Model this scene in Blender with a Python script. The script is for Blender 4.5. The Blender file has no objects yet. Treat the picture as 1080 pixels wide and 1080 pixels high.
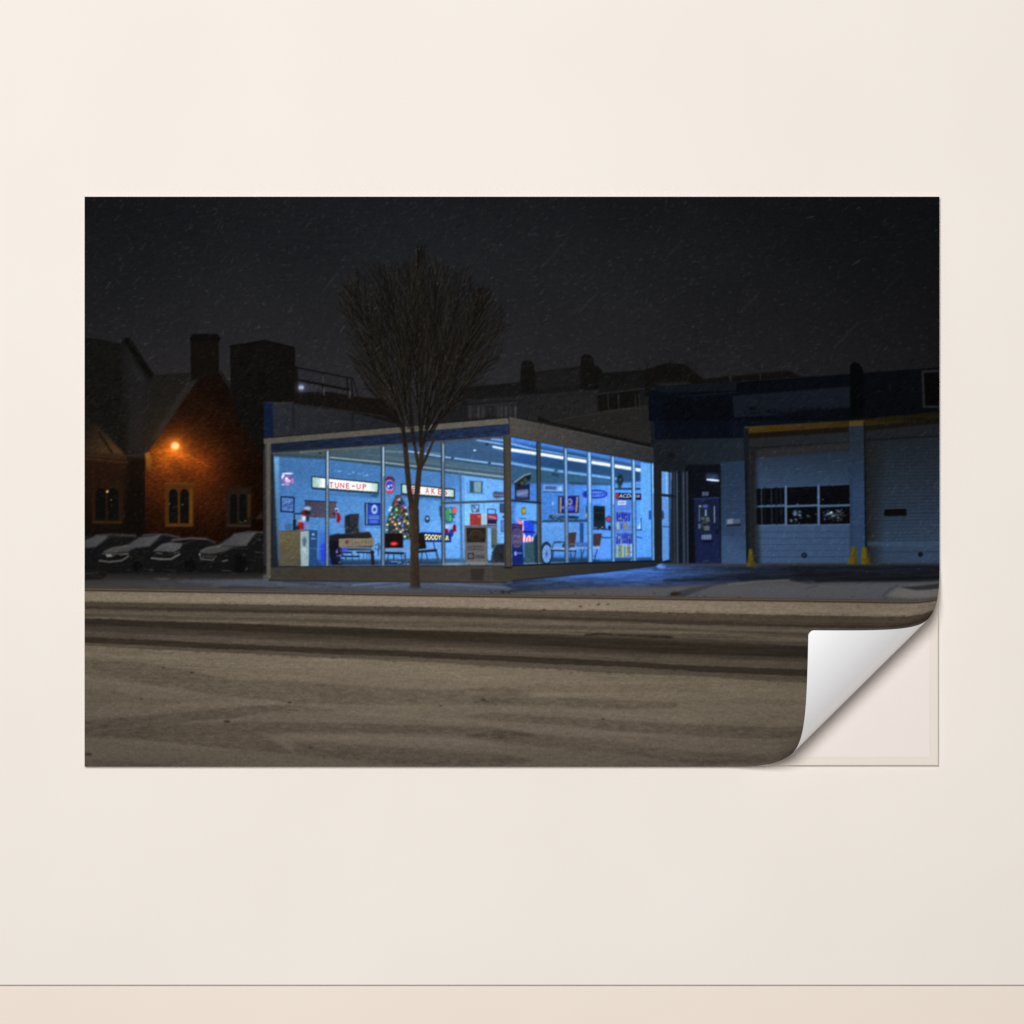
# A large printed photograph (a flat sheet on a cream backing board) hung on a cream wall,
# its lower right corner peeled and rolled back.  1 mm on the wall = 0.001 m.
# The picture is INK on a flat sheet: its pigment is laid out below in sheet millimetres
# (x to the right, y down), then every depicted thing is cut out as its own piece of the sheet.
import bpy, math
import numpy as np

scene = bpy.context.scene
MM = 0.001
WALL_W, WALL_H = 1080.0, 1080.0

def wall_pos(x, y, d=0.0):
    """sheet millimetres -> metres; d = distance in front of the wall"""
    return (np.asarray(x) * MM, -np.asarray(d) * MM + 0 * np.asarray(x), (WALL_H - np.asarray(y)) * MM)

# ------------------------------------------------------------------ camera, light, exposure
cam = bpy.data.cameras.new('camera')
cam_o = bpy.data.objects.new('camera', cam)
scene.collection.objects.link(cam_o)
CAM_D = 4.0
cam.sensor_width = 36
cam.lens = 36 * CAM_D / 1.08
cam.clip_end = 100
cam_o.location = (0.54, -CAM_D, 0.54)
cam_o.rotation_euler = (math.radians(90), 0, 0)
scene.camera = cam_o

world = bpy.data.worlds.new('World')
scene.world = world
world.use_nodes = True
bg = world.node_tree.nodes['Background']
bg.inputs[0].default_value = (1.0, 0.985, 0.975, 1)
bg.inputs[1].default_value = 0.20

lamp = bpy.data.lights.new('soft_room_light', 'AREA')
lamp.shape = 'DISK'
lamp.size = 1.6
lamp.energy = 172
lamp.color = (1.0, 0.992, 0.985)
lamp_o = bpy.data.objects.new('soft_room_light', lamp)
scene.collection.objects.link(lamp_o)
lamp_o.location = (0.02, -4.2, 1.40)
from mathutils import Vector
lamp_o.rotation_euler = (Vector((0.54, 0, 0.54)) - lamp_o.location).to_track_quat('-Z', 'Y').to_euler()
LIGHT = 1.06          # how bright a white matte surface on the wall comes out

scene.view_settings.view_transform = 'Standard'
scene.view_settings.look = 'None'
scene.view_settings.exposure = 0
scene.view_settings.gamma = 1
scene.view_settings.use_curve_mapping = False

# ------------------------------------------------------------------ small helpers
def lin(c):
    c = np.asarray(c, dtype=np.float32) / 255.0
    return np.where(c <= 0.04045, c / 12.92, ((c + 0.055) / 1.055) ** 2.4)

def mesh_obj(name, verts, faces, mat, parent=None, smooth=False):
    me = bpy.data.meshes.new(name)
    verts = np.asarray(verts, dtype=np.float32)
    faces = np.asarray(faces, dtype=np.int32)
    n = len(faces); k = faces.shape[1]
    me.vertices.add(len(verts)); me.vertices.foreach_set('co', verts.ravel())
    me.loops.add(n * k); me.loops.foreach_set('vertex_index', faces.ravel())
    me.polygons.add(n)
    me.polygons.foreach_set('loop_start', np.arange(0, n * k, k, dtype=np.int32))
    me.polygons.foreach_set('loop_total', np.full(n, k, dtype=np.int32))
    me.polygons.foreach_set('use_smooth', np.full(n, bool(smooth), dtype=bool))
    me.update(calc_edges=True)
    me.materials.append(mat)
    o = bpy.data.objects.new(name, me)
    scene.collection.objects.link(o)
    if parent is not None:
        o.parent = parent
    return o

def paint_material(name, base, mottle=0.012, scale=9, rough=0.75, bump=0.02):
    m = bpy.data.materials.new(name); m.use_nodes = True
    nt = m.node_tree; bs = nt.nodes['Principled BSDF']
    bs.inputs['Roughness'].default_value = rough
    bs.inputs['Specular IOR Level'].default_value = 0.15
    tc = nt.nodes.new('ShaderNodeTexCoord')
    n1 = nt.nodes.new('ShaderNodeTexNoise'); n1.inputs['Scale'].default_value = scale; n1.inputs['Detail'].default_value = 6
    ramp = nt.nodes.new('ShaderNodeValToRGB')
    b = np.array(base)
    lo, hi = b * (1 - mottle * np.array([1.0, 1.15, 1.5])), b * (1 + mottle * np.array([1.0, 1.1, 1.4]))
    ramp.color_ramp.elements[0].position = 0.3; ramp.color_ramp.elements[0].color = (*lo, 1)
    ramp.color_ramp.elements[1].position = 0.7; ramp.color_ramp.elements[1].color = (*hi, 1)
    n2 = nt.nodes.new('ShaderNodeTexNoise'); n2.inputs['Scale'].default_value = 420; n2.inputs['Detail'].default_value = 3
    bp = nt.nodes.new('ShaderNodeBump'); bp.inputs['Strength'].default_value = bump; bp.inputs['Distance'].default_value = 0.001
    L = nt.links.new
    L(tc.outputs['Object'], n1.inputs['Vector']); L(tc.outputs['Object'], n2.inputs['Vector'])
    L(n1.outputs['Fac'], ramp.inputs['Fac']); L(ramp.outputs['Color'], bs.inputs['Base Color'])
    L(n2.outputs['Fac'], bp.inputs['Height']); L(bp.outputs['Normal'], bs.inputs['Normal'])
    return m

M_wall = paint_material('cream_wall_paint', lin((240, 233, 225)) / LIGHT, mottle=0.014, scale=4.5)
M_base = paint_material('beige_skirting_paint', lin((240, 228, 215)) / LIGHT, scale=5)
M_joint = paint_material('brown_joint', lin((168, 154, 138)) / LIGHT, mottle=0.05, scale=40)
M_board = paint_material('cream_board', lin((237, 227, 221)) / LIGHT, mottle=0.004, scale=30, bump=0.0)
M_bevel = paint_material('cream_board_edge', lin((236, 226, 214)) / LIGHT, mottle=0.006, scale=30, bump=0.0)
M_back = paint_material('pearl_sheet_back', (0.96, 0.96, 0.97), mottle=0.002, scale=20, rough=0.45, bump=0.0)
M_back.node_tree.nodes['Principled BSDF'].inputs['Metallic'].default_value = 0.28

M_ink = bpy.data.materials.new('printed_ink'); M_ink.use_nodes = True
_nt = M_ink.node_tree; _bs = _nt.nodes['Principled BSDF']
_at = _nt.nodes.new('ShaderNodeAttribute'); _at.attribute_name = 'ink'
_tc = _nt.nodes.new('ShaderNodeTexCoord')
_gr = _nt.nodes.new('ShaderNodeTexNoise'); _gr.inputs['Scale'].default_value = 900; _gr.inputs['Detail'].default_value = 2
_mr = _nt.nodes.new('ShaderNodeMapRange'); _mr.inputs['To Min'].default_value = 0.90; _mr.inputs['To Max'].default_value = 1.10
_mx = _nt.nodes.new('ShaderNodeVectorMath'); _mx.operation = 'SCALE'
_nt.links.new(_tc.outputs['Object'], _gr.inputs['Vector']); _nt.links.new(_gr.outputs['Fac'], _mr.inputs['Value'])
_nt.links.new(_at.outputs['Color'], _mx.inputs[0]); _nt.links.new(_mr.outputs['Result'], _mx.inputs['Scale'])
_nt.links.new(_mx.outputs['Vector'], _bs.inputs['Base Color'])
_bs.inputs['Roughness'].default_value = 0.9
_bs.inputs['Specular IOR Level'].default_value = 0.0

# ------------------------------------------------------------------ the wall
def box(name, x0, x1, y0, y1, d0, d1, mat, parent=None):
    v = []
    for d in (d0, d1):
        for (x, y) in ((x0, y0), (x1, y0), (x1, y1), (x0, y1)):
            v.append(tuple(float(q) for q in wall_pos(x, y, d)))
    f = [(0, 1, 2, 3), (7, 6, 5, 4), (4, 5, 1, 0), (5, 6, 2, 1), (6, 7, 3, 2), (7, 4, 0, 3)]
    return mesh_obj(name, v, f, mat, parent)

wall = box('wall', -1800, 2900, -1500, 1038.6, -60, 0, M_wall); wall['kind'] = 'structure'
joint = box('wall_joint', -1800, 2900, 1038.6, 1040.0, -60, -2.0, M_joint); joint['kind'] = 'structure'
skirting = box('baseboard', -1800, 2900, 1040.0, 1190, -60, 0.6, M_base); skirting['kind'] = 'structure'

# ------------------------------------------------------------------ the print: an Empty at the foot of the sheet
PX0, PX1, PY0, PY1 = 90.0, 990.0, 208.0, 808.0
BOARD = 7.0           # thickness of the backing board in mm
prt = bpy.data.objects.new('wall_print', None)
scene.collection.objects.link(prt)
prt.location = tuple(float(q) for q in wall_pos(540, 808, 0))
prt['label'] = 'large night print of a blue lit garage in snow, one corner peeled, on cream wall'
prt['category'] = 'wall print'
OFF = np.array(prt.location, dtype=np.float32)

def local(x, y, d):
    a, b, c = wall_pos(x, y, d)
    return np.stack([a, b, c], axis=-1).astype(np.float32) - OFF

# backing board with a bevelled rim
def board():
    rings = [(0.5, 0), (0.5, 3.6), (1.6, 5.6), (8.5, 6.6), (10.5, BOARD)]
    V = []
    for ins, d in rings:
        for (x, y) in ((PX0 + ins, PY0 + ins), (PX1 - ins, PY0 + ins), (PX1 - ins, PY1 - ins), (PX0 + ins, PY1 - ins)):
            V.append(local(x, y, d))
    F = []
    for r in range(len(rings) - 1):
        for k in range(4):
            a, b = r * 4 + k, r * 4 + (k + 1) % 4
            F.append((a + 4, b + 4, b, a))
    rim = mesh_obj('board_edge', V, F, M_bevel, prt)
    face = mesh_obj('backing_board', V[-4:], [(3, 2, 1, 0)], M_board, prt)
    return face
board()

# ------------------------------------------------------------------ the ink: painting tools
S = 3                                     # paint cells per mm
CW, CH = int((PX1 - PX0) * S), int((PY1 - PY0) * S)
C = np.zeros((CH, CW, 3), np.float32)     # pigment, display values 0..255
LB = np.zeros((CH, CW), np.int16)         # which piece of the sheet
rng = np.random.default_rng(7)
PARTS = ['', ]                            # piece names
INFO = [None]
def part(name, parent=0, label=None):
    PARTS.append(name); INFO.append((parent, label)); return len(PARTS) - 1

def F(x0, y0, s):
    return lambda *p: [(x0 + a / s, y0 + b / s) for a, b in p]
fA, fB, fC = F(90, 340, 3.857), F(270, 430, 3.857), F(520, 430, 5.4)
fT, fR, fG1, fG2 = F(340, 250, 4.909), F(470, 360, 4.32), F(680, 370, 6), F(840, 370, 6.75)
fG3, fG4, fS1, fS2 = F(680, 470, 6.75), F(780, 470, 4.909), F(90, 600, 2.4), F(500, 590, 2.4)
fL, f1, f2, f3 = F(230, 340, 5.4), F(280, 470, 7.714), F(370, 470, 7.2), F(460, 470, 7.714)
f4, f5, fA2, fK = F(535, 460, 7.2), F(610, 460, 7.2), F(90, 340, 7.714), F(90, 540, 5.4)
fM = lambda *p: list(p)

def window(xmin, ymin, xmax, ymax):
    i0 = max(0, int((xmin - PX0) * S) - 1); i1 = min(CW, int((xmax - PX0) * S) + 2)
    j0 = max(0, int((ymin - PY0) * S) - 1); j1 = min(CH, int((ymax - PY0) * S) + 2)
    if i1 <= i0 or j1 <= j0:
        return None
    X, Y = np.meshgrid(PX0 + (np.arange(i0, i1) + 0.5) / S, PY0 + (np.arange(j0, j1) + 0.5) / S)
    return i0, i1, j0, j1, X.astype(np.float32), Y.astype(np.float32)

def blur(m, r):
    n = int(round(r * S))
    if n < 1: return m
    for _ in range(2):
        for ax in (0, 1):
            p = [(0, 0)] * m.ndim; p[ax] = (n + 1, n)
            c = np.cumsum(np.pad(m, p, mode='edge'), axis=ax, dtype=np.float64)
            a = [slice(None)] * m.ndim; b = list(a)
            a[ax] = slice(2 * n + 1, None); b[ax] = slice(0, -(2 * n + 1))
            m = ((c[tuple(a)] - c[tuple(b)]) / (2 * n + 1)).astype(np.float32)
    return m

CLIP = None                               # optional mask that confines the paint
def put(w, m, col, a=1.0, id=None, mode='mix'):
    i0, i1, j0, j1, X, Y = w
    m = m * a
    if CLIP is not None: m = m * CLIP[j0:j1, i0:i1]
    c = col(X, Y) if callable(col) else np.array(col, np.float32)
    t = C[j0:j1, i0:i1]
    if mode == 'mix': t += (c - t) * m[..., None]
    elif mode == 'add': t += c * m[..., None]
    elif mode == 'mul': t *= 1 + (c / 255.0 - 1) * m[..., None]
    if id is not None:
        LB[j0:j1, i0:i1][m > 0.45] = id

def pmask(pts, X, Y):
    ins = np.zeros(X.shape, bool)
    n = len(pts)
    for k in range(n):
        x1, y1 = pts[k]; x2, y2 = pts[(k + 1) % n]
        if y1 == y2: continue
        ins ^= ((y1 > Y) != (y2 > Y)) & (X < (x2 - x1) * (Y - y1) / (y2 - y1) + x1)
    return ins.astype(np.float32)

def poly(pts, col, a=1.0, b=0.0, id=None, mode='mix'):
    xs = [p[0] for p in pts]; ys = [p[1] for p in pts]; e = 2.5 * b
    w = window(min(xs) - e, min(ys) - e, max(xs) + e, max(ys) + e)
    if w is None: return
    m = pmask(pts, w[4], w[5])
    put(w, blur(m, b), col, a, id, mode)

def line(pts, wd, col, a=1.0, b=0.0, id=None, mode='mix', w2=None):
    xs = [p[0] for p in pts]; ys = [p[1] for p in pts]
    e = max(wd, w2 or 0) / 2 + 0.5 + 2.5 * b
    w = window(min(xs) - e, min(ys) - e, max(xs) + e, max(ys) + e)
    if w is None: return
    X, Y = w[4], w[5]; m = np.zeros(X.shape, np.float32)
    n = len(pts) - 1
    for k in range(n):
        x1, y1 = pts[k]; x2, y2 = pts[k + 1]
        dx, dy = x2 - x1, y2 - y1; L2 = dx * dx + dy * dy + 1e-9
        t = np.clip(((X - x1) * dx + (Y - y1) * dy) / L2, 0, 1)
        d = np.hypot(X - x1 - t * dx, Y - y1 - t * dy)
        hw = wd / 2 if w2 is None else (wd + (w2 - wd) * (k + t) / n) / 2
        m = np.maximum(m, np.clip((hw - d) * S + 0.5, 0, 1))
    put(w, blur(m, b), col, a, id, mode)

def ell(cx, cy, rx, ry, col, a=1.0, b=0.0, id=None, mode='mix', rot=0.0):
    r = max(rx, ry) + 2.5 * b
    w = window(cx - r, cy - r, cx + r, cy + r)
    if w is None: return
    dx, dy = w[4] - cx, w[5] - cy; cs, sn = math.cos(rot), math.sin(rot)
    u, v = (dx * cs + dy * sn) / rx, (-dx * sn + dy * cs) / ry
    m = np.clip((1 - np.hypot(u, v)) * min(rx, ry) * S + 0.5, 0, 1).astype(np.float32)
    put(w, blur(m, b), col, a, id, mode)

def glow(cx, cy, r, col, a=1.0, mode='add', p=2.0):
    w = window(cx - 4 * r, cy - 4 * r, cx + 4 * r, cy + 4 * r)
    if w is None: return
    d = np.hypot(w[4] - cx, w[5] - cy) / r
    m = np.exp(-d ** p) if p else 1 / (1 + d * d)
    put(w, m.astype(np.float32), col, a, None, mode)

def grad(p0, c0, p1, c1):
    dx, dy = p1[0] - p0[0], p1[1] - p0[1]; L2 = dx * dx + dy * dy
    c0, c1 = np.array(c0, np.float32), np.array(c1, np.float32)
    def f(X, Y):
        t = np.clip(((X - p0[0]) * dx + (Y - p0[1]) * dy) / L2, 0, 1)[..., None]
        return c0 + (c1 - c0) * t
    return f

def vnoise(h, w, sy, sx, oct=3, seed=0, fall=0.5):
    r = np.random.default_rng(seed); out = np.zeros((h, w), np.float32); amp = 1; tot = 0
    for o in range(oct):
        ny, nx = max(2, int(h / sy) + 2), max(2, int(w / sx) + 2)
        g = r.random((ny, nx), dtype=np.float32)
        yy = np.linspace(0, ny - 1.001, h); xx = np.linspace(0, nx - 1.001, w)
        y0 = yy.astype(int); x0 = xx.astype(int); fy = (yy - y0)[:, None]; fx = (xx - x0)[None]
        fy = fy * fy * (3 - 2 * fy); fx = fx * fx * (3 - 2 * fx)
        g0, g1 = g[y0], g[y0 + 1]
        v = (g0[:, x0] * (1 - fx) + g0[:, x0 + 1] * fx) * (1 - fy) + (g1[:, x0] * (1 - fx) + g1[:, x0 + 1] * fx) * fy
        out += amp * v.astype(np.float32); tot += amp; amp *= fall
        sy = max(1, sy / 2); sx = max(1, sx / 2)
    return out / tot - 0.5

def region(pts):
    m = np.zeros((CH, CW), np.float32)
    xs = [p[0] for p in pts]; ys = [p[1] for p in pts]
    w = window(min(xs), min(ys), max(xs), max(ys))
    if w is None: return m
    m[w[2]:w[3], w[0]:w[1]] = pmask(pts, w[4], w[5])
    return m

def speckle(pts, amp, sy, sx, seed, oct=2, tint=(1, 1, 1), rel=False):
    """uneven tone inside an outline"""
    xs = [p[0] for p in pts]; ys = [p[1] for p in pts]
    w = window(min(xs), min(ys), max(xs), max(ys))
    if w is None: return
    i0, i1, j0, j1, X, Y = w
    m = pmask(pts, X, Y)
    if CLIP is not None: m = m * CLIP[j0:j1, i0:i1]
    n = vnoise(j1 - j0, i1 - i0, sy * S, sx * S, oct, seed) * 2 * amp * m
    t = C[j0:j1, i0:i1]
    if rel: t *= 1 + n[..., None]
    else: t += n[..., None] * np.array(tint, np.float32)

_glyphs = {}
def glyphs(s, bold):
    k = (s, bold)
    if k not in _glyphs:
        cu = bpy.data.curves.new('lettering', 'FONT'); cu.body = s; cu.offset = bold; cu.resolution_u = 4
        o = bpy.data.objects.new('lettering', cu); scene.collection.objects.link(o)
        bpy.context.view_layer.update()
        me = o.evaluated_get(bpy.context.evaluated_depsgraph_get()).to_mesh()
        me.calc_loop_triangles()
        v = np.array([p.co[:2] for p in me.vertices]); t = np.array([p.vertices[:] for p in me.loop_triangles])
        bpy.data.objects.remove(o); bpy.data.curves.remove(cu)
        v = (v - v.min(0)) / (v.max(0) - v.min(0)); _glyphs[k] = (v, t)
    return _glyphs[k]
def text(s, quad, col, a=1.0, bold=0.0, b=0.0, id=None):
    """lettering stretched into quad = top-left, top-right, bottom-right, bottom-left"""
    v, t = glyphs(s, bold)
    q = np.array(quad); u, w_ = v[:, :1], 1 - v[:, 1:]
    P = (q[0] * (1 - u) + q[1] * u) * (1 - w_) + (q[3] * (1 - u) + q[2] * u) * w_
    w = window(P[:, 0].min() - 2 * b, P[:, 1].min() - 2 * b, P[:, 0].max() + 2 * b, P[:, 1].max() + 2 * b)
    if w is None: return
    m = np.zeros(w[4].shape, np.float32)
    # four sub-samples per paint cell
    for ox in (-0.25, 0.25):
        for oy in (-0.25, 0.25):
            mm = np.zeros(m.shape, bool)
            for tri in t:
                mm |= pmask([tuple(P[i]) for i in tri], w[4] + ox / S, w[5] + oy / S) > 0
            m += mm * 0.25
    put(w, blur(m, b), col, a, id)

def smudge(n, quad, col, a=1.0, b=0.25):
    """lettering too small to read in the photograph: n blurred character-like marks"""
    q = np.array(quad)
    at = lambda u, v: tuple((q[0] * (1 - u) + q[1] * u) * (1 - v) + (q[3] * (1 - u) + q[2] * u) * v)
    for i in range(n):
        u0, u1 = (i + 0.15) / n, (i + 0.8) / n
        line([at(u0, 0.08), at(u0, 0.95)], 0.7, col, a * rng.uniform(0.6, 1), b)
        v = rng.uniform(0.1, 0.9)
        line([at(u0, v), at(u1, v + rng.uniform(-0.2, 0.2))], 0.7, col, a * rng.uniform(0.6, 1), b)
        if rng.random() < 0.6: line([at(u1, rng.uniform(0, 0.4)), at(u1, 0.95)], 0.6, col, a * 0.8, b)

def rows(pts, step, col, a, wd=0.4, slope=0.0, x0=None, b=0.0):
    """thin parallel courses inside an outline"""
    global CLIP
    old = CLIP; r = region(pts); CLIP = r if old is None else old * r
    xs = [p[0] for p in pts]; ys = [p[1] for p in pts]
    y = min(ys) - abs(slope) * (max(xs) - min(xs))
    while y < max(ys) + abs(slope) * (max(xs) - min(xs)):
        line([(min(xs), y), (max(xs), y + slope * (max(xs) - min(xs)))], wd, col, a * rng.uniform(0.5, 1.1), b)
        y += step
    CLIP = old

# ------------------------------------------------------------------ the picture: night sky
SKY = part('night_sky', label='dark grey snowy night sky printed in the upper half')
STREET = part('snowy_street', label='brown snow covered street with dark tyre tracks')
WALK = part('pavement', label='grey blue snowy pavement strip in front of the garage')
def sky_col(X, Y):
    t = np.clip((Y - 208) / 190, 0, 1)[..., None]
    c = np.array([24, 27, 30], np.float32) * (1 - t) + np.array([40, 40, 43], np.float32) * t
    v = 1 - 0.42 * np.clip(np.abs(X - 430) / 560, 0, 1)[..., None] ** 1.6
    return c * v
poly(fM((89, 207), (991, 207), (991, 640), (89, 640)), sky_col, id=SKY)
speckle(fM((90, 208), (990, 208), (990, 500), (90, 500)), 2.2, 60, 90, 11, 3)
speckle(fM((90, 208), (990, 208), (990, 500), (90, 500)), 2.2, 0.8, 5, 12, 2)

# ------------------------------------------------------------------ far roofs in the middle
TERR = part('terrace_houses', label='dark terrace of houses with two chimneys behind the showroom')
roof = fR((-40, 232), (0, 222), (130, 206), (330, 188), (340, 180), (412, 140), (610, 116), (690, 112), (720, 145), (900, 132), (940, 120), (1010, 100), (1080, 105), (1080, 400), (-40, 420))
poly(roof, grad((480, 380), (17, 16, 15), (480, 440), (30, 30, 32)), b=0.4, id=TERR)
for q in (((344, 235), (340, 150), (346, 104), (356, 90), (384, 88), (400, 100), (406, 140), (404, 235)),
          ((612, 220), (612, 110), (618, 72), (632, 60), (656, 62), (672, 78), (676, 110), (695, 125), (696, 220))):
    CHIM = part('chimney', TERR)
    poly(fR(*q), (19, 18, 17), b=0.4, id=CHIM)
    line(fR((q[2][0] + 4, q[2][1] + 12), (q[5][0] - 4, q[5][1] + 8)), 0.8, (40, 39, 38), 0.6, 0.3)
poly(fR((412, 142), (612, 118), (615, 200), (412, 222)), (32, 31, 31), 0.7, 0.8)
poly(fR((100, 268), (330, 250), (700, 220), (700, 232), (330, 266), (100, 286)), (36, 37, 40), 0.8, 0.5)
poly(fR((330, 268), (690, 235), (690, 330), (470, 372), (330, 345)), (35, 35, 37), 0.85, 0.8)
for k_ in range(13):
    line(fR((400 + k_ * 22, 262), (400 + k_ * 22, 345 - k_)), 0.5, (52, 52, 53), 0.35, 0.3)
for k_ in range(5):
    line(fR((390, 275 + k_ * 15), (680, 248 + k_ * 15)), 0.4, (50, 50, 51), 0.3, 0.3)
poly(fR((470, 365), (620, 330), (915, 290), (945, 380), (945, 480), (700, 425)), (37, 36, 35), 0.95, 0.4)
line(fR((470, 367), (620, 340), (800, 312), (880, 302)), 0.7, (62, 60, 58), 0.6, 0.3)
rows(fR((620, 330), (915, 290), (940, 380), (940, 470), (700, 425)), 1.7, (50, 49, 47), 0.35, 0.5, slope=-0.03)
WIN = part('window', TERR)
poly(fR((688, 245), (880, 222), (885, 300), (700, 320)), (19, 18, 17), b=0.3, id=WIN)
for X_ in (738, 785, 862, 880):
    line(fR((X_, 240), (X_ + 4, 312)), 0.9, (60, 60, 62), 0.7, 0.3)
line(fR((690, 242), (905, 215)), 1.1, (52, 52, 54), 0.7, 0.3)
line(fR((715, 320), (880, 298)), 0.8, (58, 56, 54), 0.7, 0.3)
WIN2 = part('window', TERR)
poly(fR((100, 300), (328, 280), (328, 330), (100, 352)), (38, 38, 42), b=0.4, id=WIN2)
for X_, c_ in ((112, 70), (128, 40), (150, 74), (170, 66), (192, 24), (215, 22), (240, 66), (255, 74), (275, 78), (295, 58), (318, 88)):
    line(fR((X_, 300), (X_, 348)), 1.6, (c_, c_, c_ + 3), 0.75, 0.5)
line(fR((100, 297), (328, 278)), 1.0, (70, 69, 68), 0.5, 0.3)
poly(fR((420, 340), (480, 368), (945, 470), (945, 492), (420, 362)), (17, 18, 20), b=0.6)
for k_ in range(50):            # winter shrubs on the ridge
    x_ = rng.uniform(670, 735); y_ = 390 + abs(x_ - 706) * 0.15
    line([(x_, y_), (x_ + rng.normal(0, 6), y_ - rng.uniform(5, 24))], 0.5, (22, 21, 20), 0.5, 0.2)
poly(fG1((0, 130), (100, 90), (250, 85), (370, 180), (720, 145), (910, 128), (990, 165), (990, 300), (0, 290)), (19, 17, 15), b=0.5, id=TERR)
poly(fG1((60, 205), (270, 195), (300, 225), (170, 265)), (52, 50, 50), 0.5, 1.2)
line(fG1((540, 165), (540, 200)), 1.3, (60, 56, 48), 0.6, 0.3)
line(fG1((728, 148), (728, 178)), 1.3, (60, 56, 48), 0.6, 0.3)

# ------------------------------------------------------------------ the garage on the right
GAR = part('garage_building', label='dark blue and grey brick garage with two roller doors')
poly(fM((686, 408), (990, 388), (990, 602), (686, 602)), (26, 33, 42), id=GAR)
poly(fM((684, 411), (700, 414), (776, 412), (784, 408), (784, 468), (690, 468), (690, 446), (684, 444)), (13, 20, 38), b=0.3, id=GAR)
poly(fM((699, 420), (775, 418), (770, 465), (700, 466)), (10, 14, 23), 0.7, 2.5)
line(fG1((210, 292), (380, 280), (590, 262)), 0.7, (70, 66, 62), 0.6, 0.3)
poly(fM((776, 404), (990, 388), (990, 440), (776, 450)), (11, 17, 29), id=GAR)
line(fM((776, 404.5), (895, 396), (990, 388.6)), 1.2, (13, 13, 14), 0.9, 0.3)
poly(fM((772, 418), (896, 408), (896, 430), (846, 433), (820, 438), (774, 440)), (34, 45, 63), 0.95, 0.7)
rows(fM((774, 418), (896, 408), (896, 430), (774, 440)), 1.5, (18, 26, 40), 0.5, 0.5, slope=-0.06)
for k_ in range(60):
    ell(rng.uniform(778, 894), rng.uniform(430, 438), rng.uniform(1, 4), rng.uniform(0.5, 2), (13, 19, 32), 0.6, 0.6)
poly(fM((896, 386), (900, 382), (906, 384), (910, 392), (911, 440), (896, 441)), (8, 11, 15), b=0.5, id=GAR)
poly(fM((912, 394), (990, 388), (990, 434), (912, 440)), (12, 16, 22), 0.9, 0.6)
rows(fM((912, 394), (970, 389), (970, 434), (912, 440)), 2.2, (22, 26, 33), 0.5, 0.5, slope=-0.06)
NOTE = part('notice_frame', GAR)
poly(fM((971, 391), (991, 390), (991, 430.5), (972.5, 430.5)), (56, 56, 58), b=0.3, id=NOTE)
poly(fM((973.6, 393.6), (991, 392.6), (991, 428), (975, 428)), (13, 12, 11), b=0.3)
# yellow band over the doors
BAND = part('sign_band', GAR)
poly(fM((785, 450.5), (895, 443.5), (990, 434.5), (990, 442), (895, 450.5), (785, 457.5)), grad((785, 450), (104, 76, 24), (990, 440), (48, 40, 18)), b=0.3, id=BAND)
speckle(fM((785, 450), (990, 434), (990, 442), (785, 457)), 8, 2, 12, 71)
poly(fM((786, 457.5), (894, 450.8), (894, 456), (786, 463.5)), (30, 22, 13), 0.95, 0.7)
poly(fM((911, 450), (990, 442), (990, 447), (911, 455)), (26, 22, 14), 0.95, 0.7)
smudge(5, [(953, 440.4), (972, 438.6), (972, 443.6), (953, 446.2)], (17, 15, 11), 0.65, 0.3)
smudge(4, [(838, 449.6), (848, 449), (848, 453.4), (838, 454)], (40, 30, 14), 0.4, 0.4)
# plain masonry below the band and beside the doors
poly(fM((690, 464), (784, 462), (784, 487), (760, 489), (690, 505)), grad((690, 465), (30, 36, 43), (780, 485), (36, 47, 60)), b=0.4)
rows(fM((690, 464), (784, 462), (784, 487), (690, 500)), 1.6, (20, 26, 33), 0.45, 0.5, slope=-0.015)
poly(fM((786, 463), (895, 456), (895, 470), (786, 474)), (40, 44, 48), 1, 0.7)
poly(fM((911, 455), (990, 447), (990, 461), (911, 465)), (34, 38, 43), 1, 0.7)
line(fM((790, 472.8), (894, 466.5)), 1.0, (15, 18, 22), 0.9, 0.3)
line(fM((911, 464.2), (990, 460)), 1.0, (15, 20, 25), 0.9, 0.3)
# brick pier with two small vents
PIER = part('brick_pier', GAR)
poly(fM((758.5, 487.5), (785, 486), (787, 596), (760, 596)), grad((758, 486), (36, 52, 76), (786, 590), (52, 78, 118)), b=0.3, id=PIER)
poly(fM((760, 560), (775, 575), (787, 590), (787, 597), (760, 597)), (62, 90, 134), 0.45, 3)
rows(fM((758.5, 487.5), (785, 486), (786.5, 566), (759.5, 566)), 1.75, (26, 38, 58), 0.55, 0.55, slope=-0.01)
line(fM((786, 488), (787.5, 597)), 1.4, (14, 16, 20), 0.9, 0.4)
for (x_, c_) in ((767, (150, 170, 205)), (774, (92, 108, 128))):
    poly(fM((x_ - 1, 548), (x_ + 6, 547), (x_ + 6, 553), (x_ - 1, 553.5)), c_, 0.75, 0.5)
poly(fM((766, 553), (781, 552), (781, 554.6), (766, 555)), (22, 26, 34), 0.8, 0.4)
for k_ in range(5):
    line([(767 + k_ * 2.6, 549), (767 + k_ * 2.6, 553)], 0.6, (45, 58, 82), 0.7, 0.2)
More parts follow.
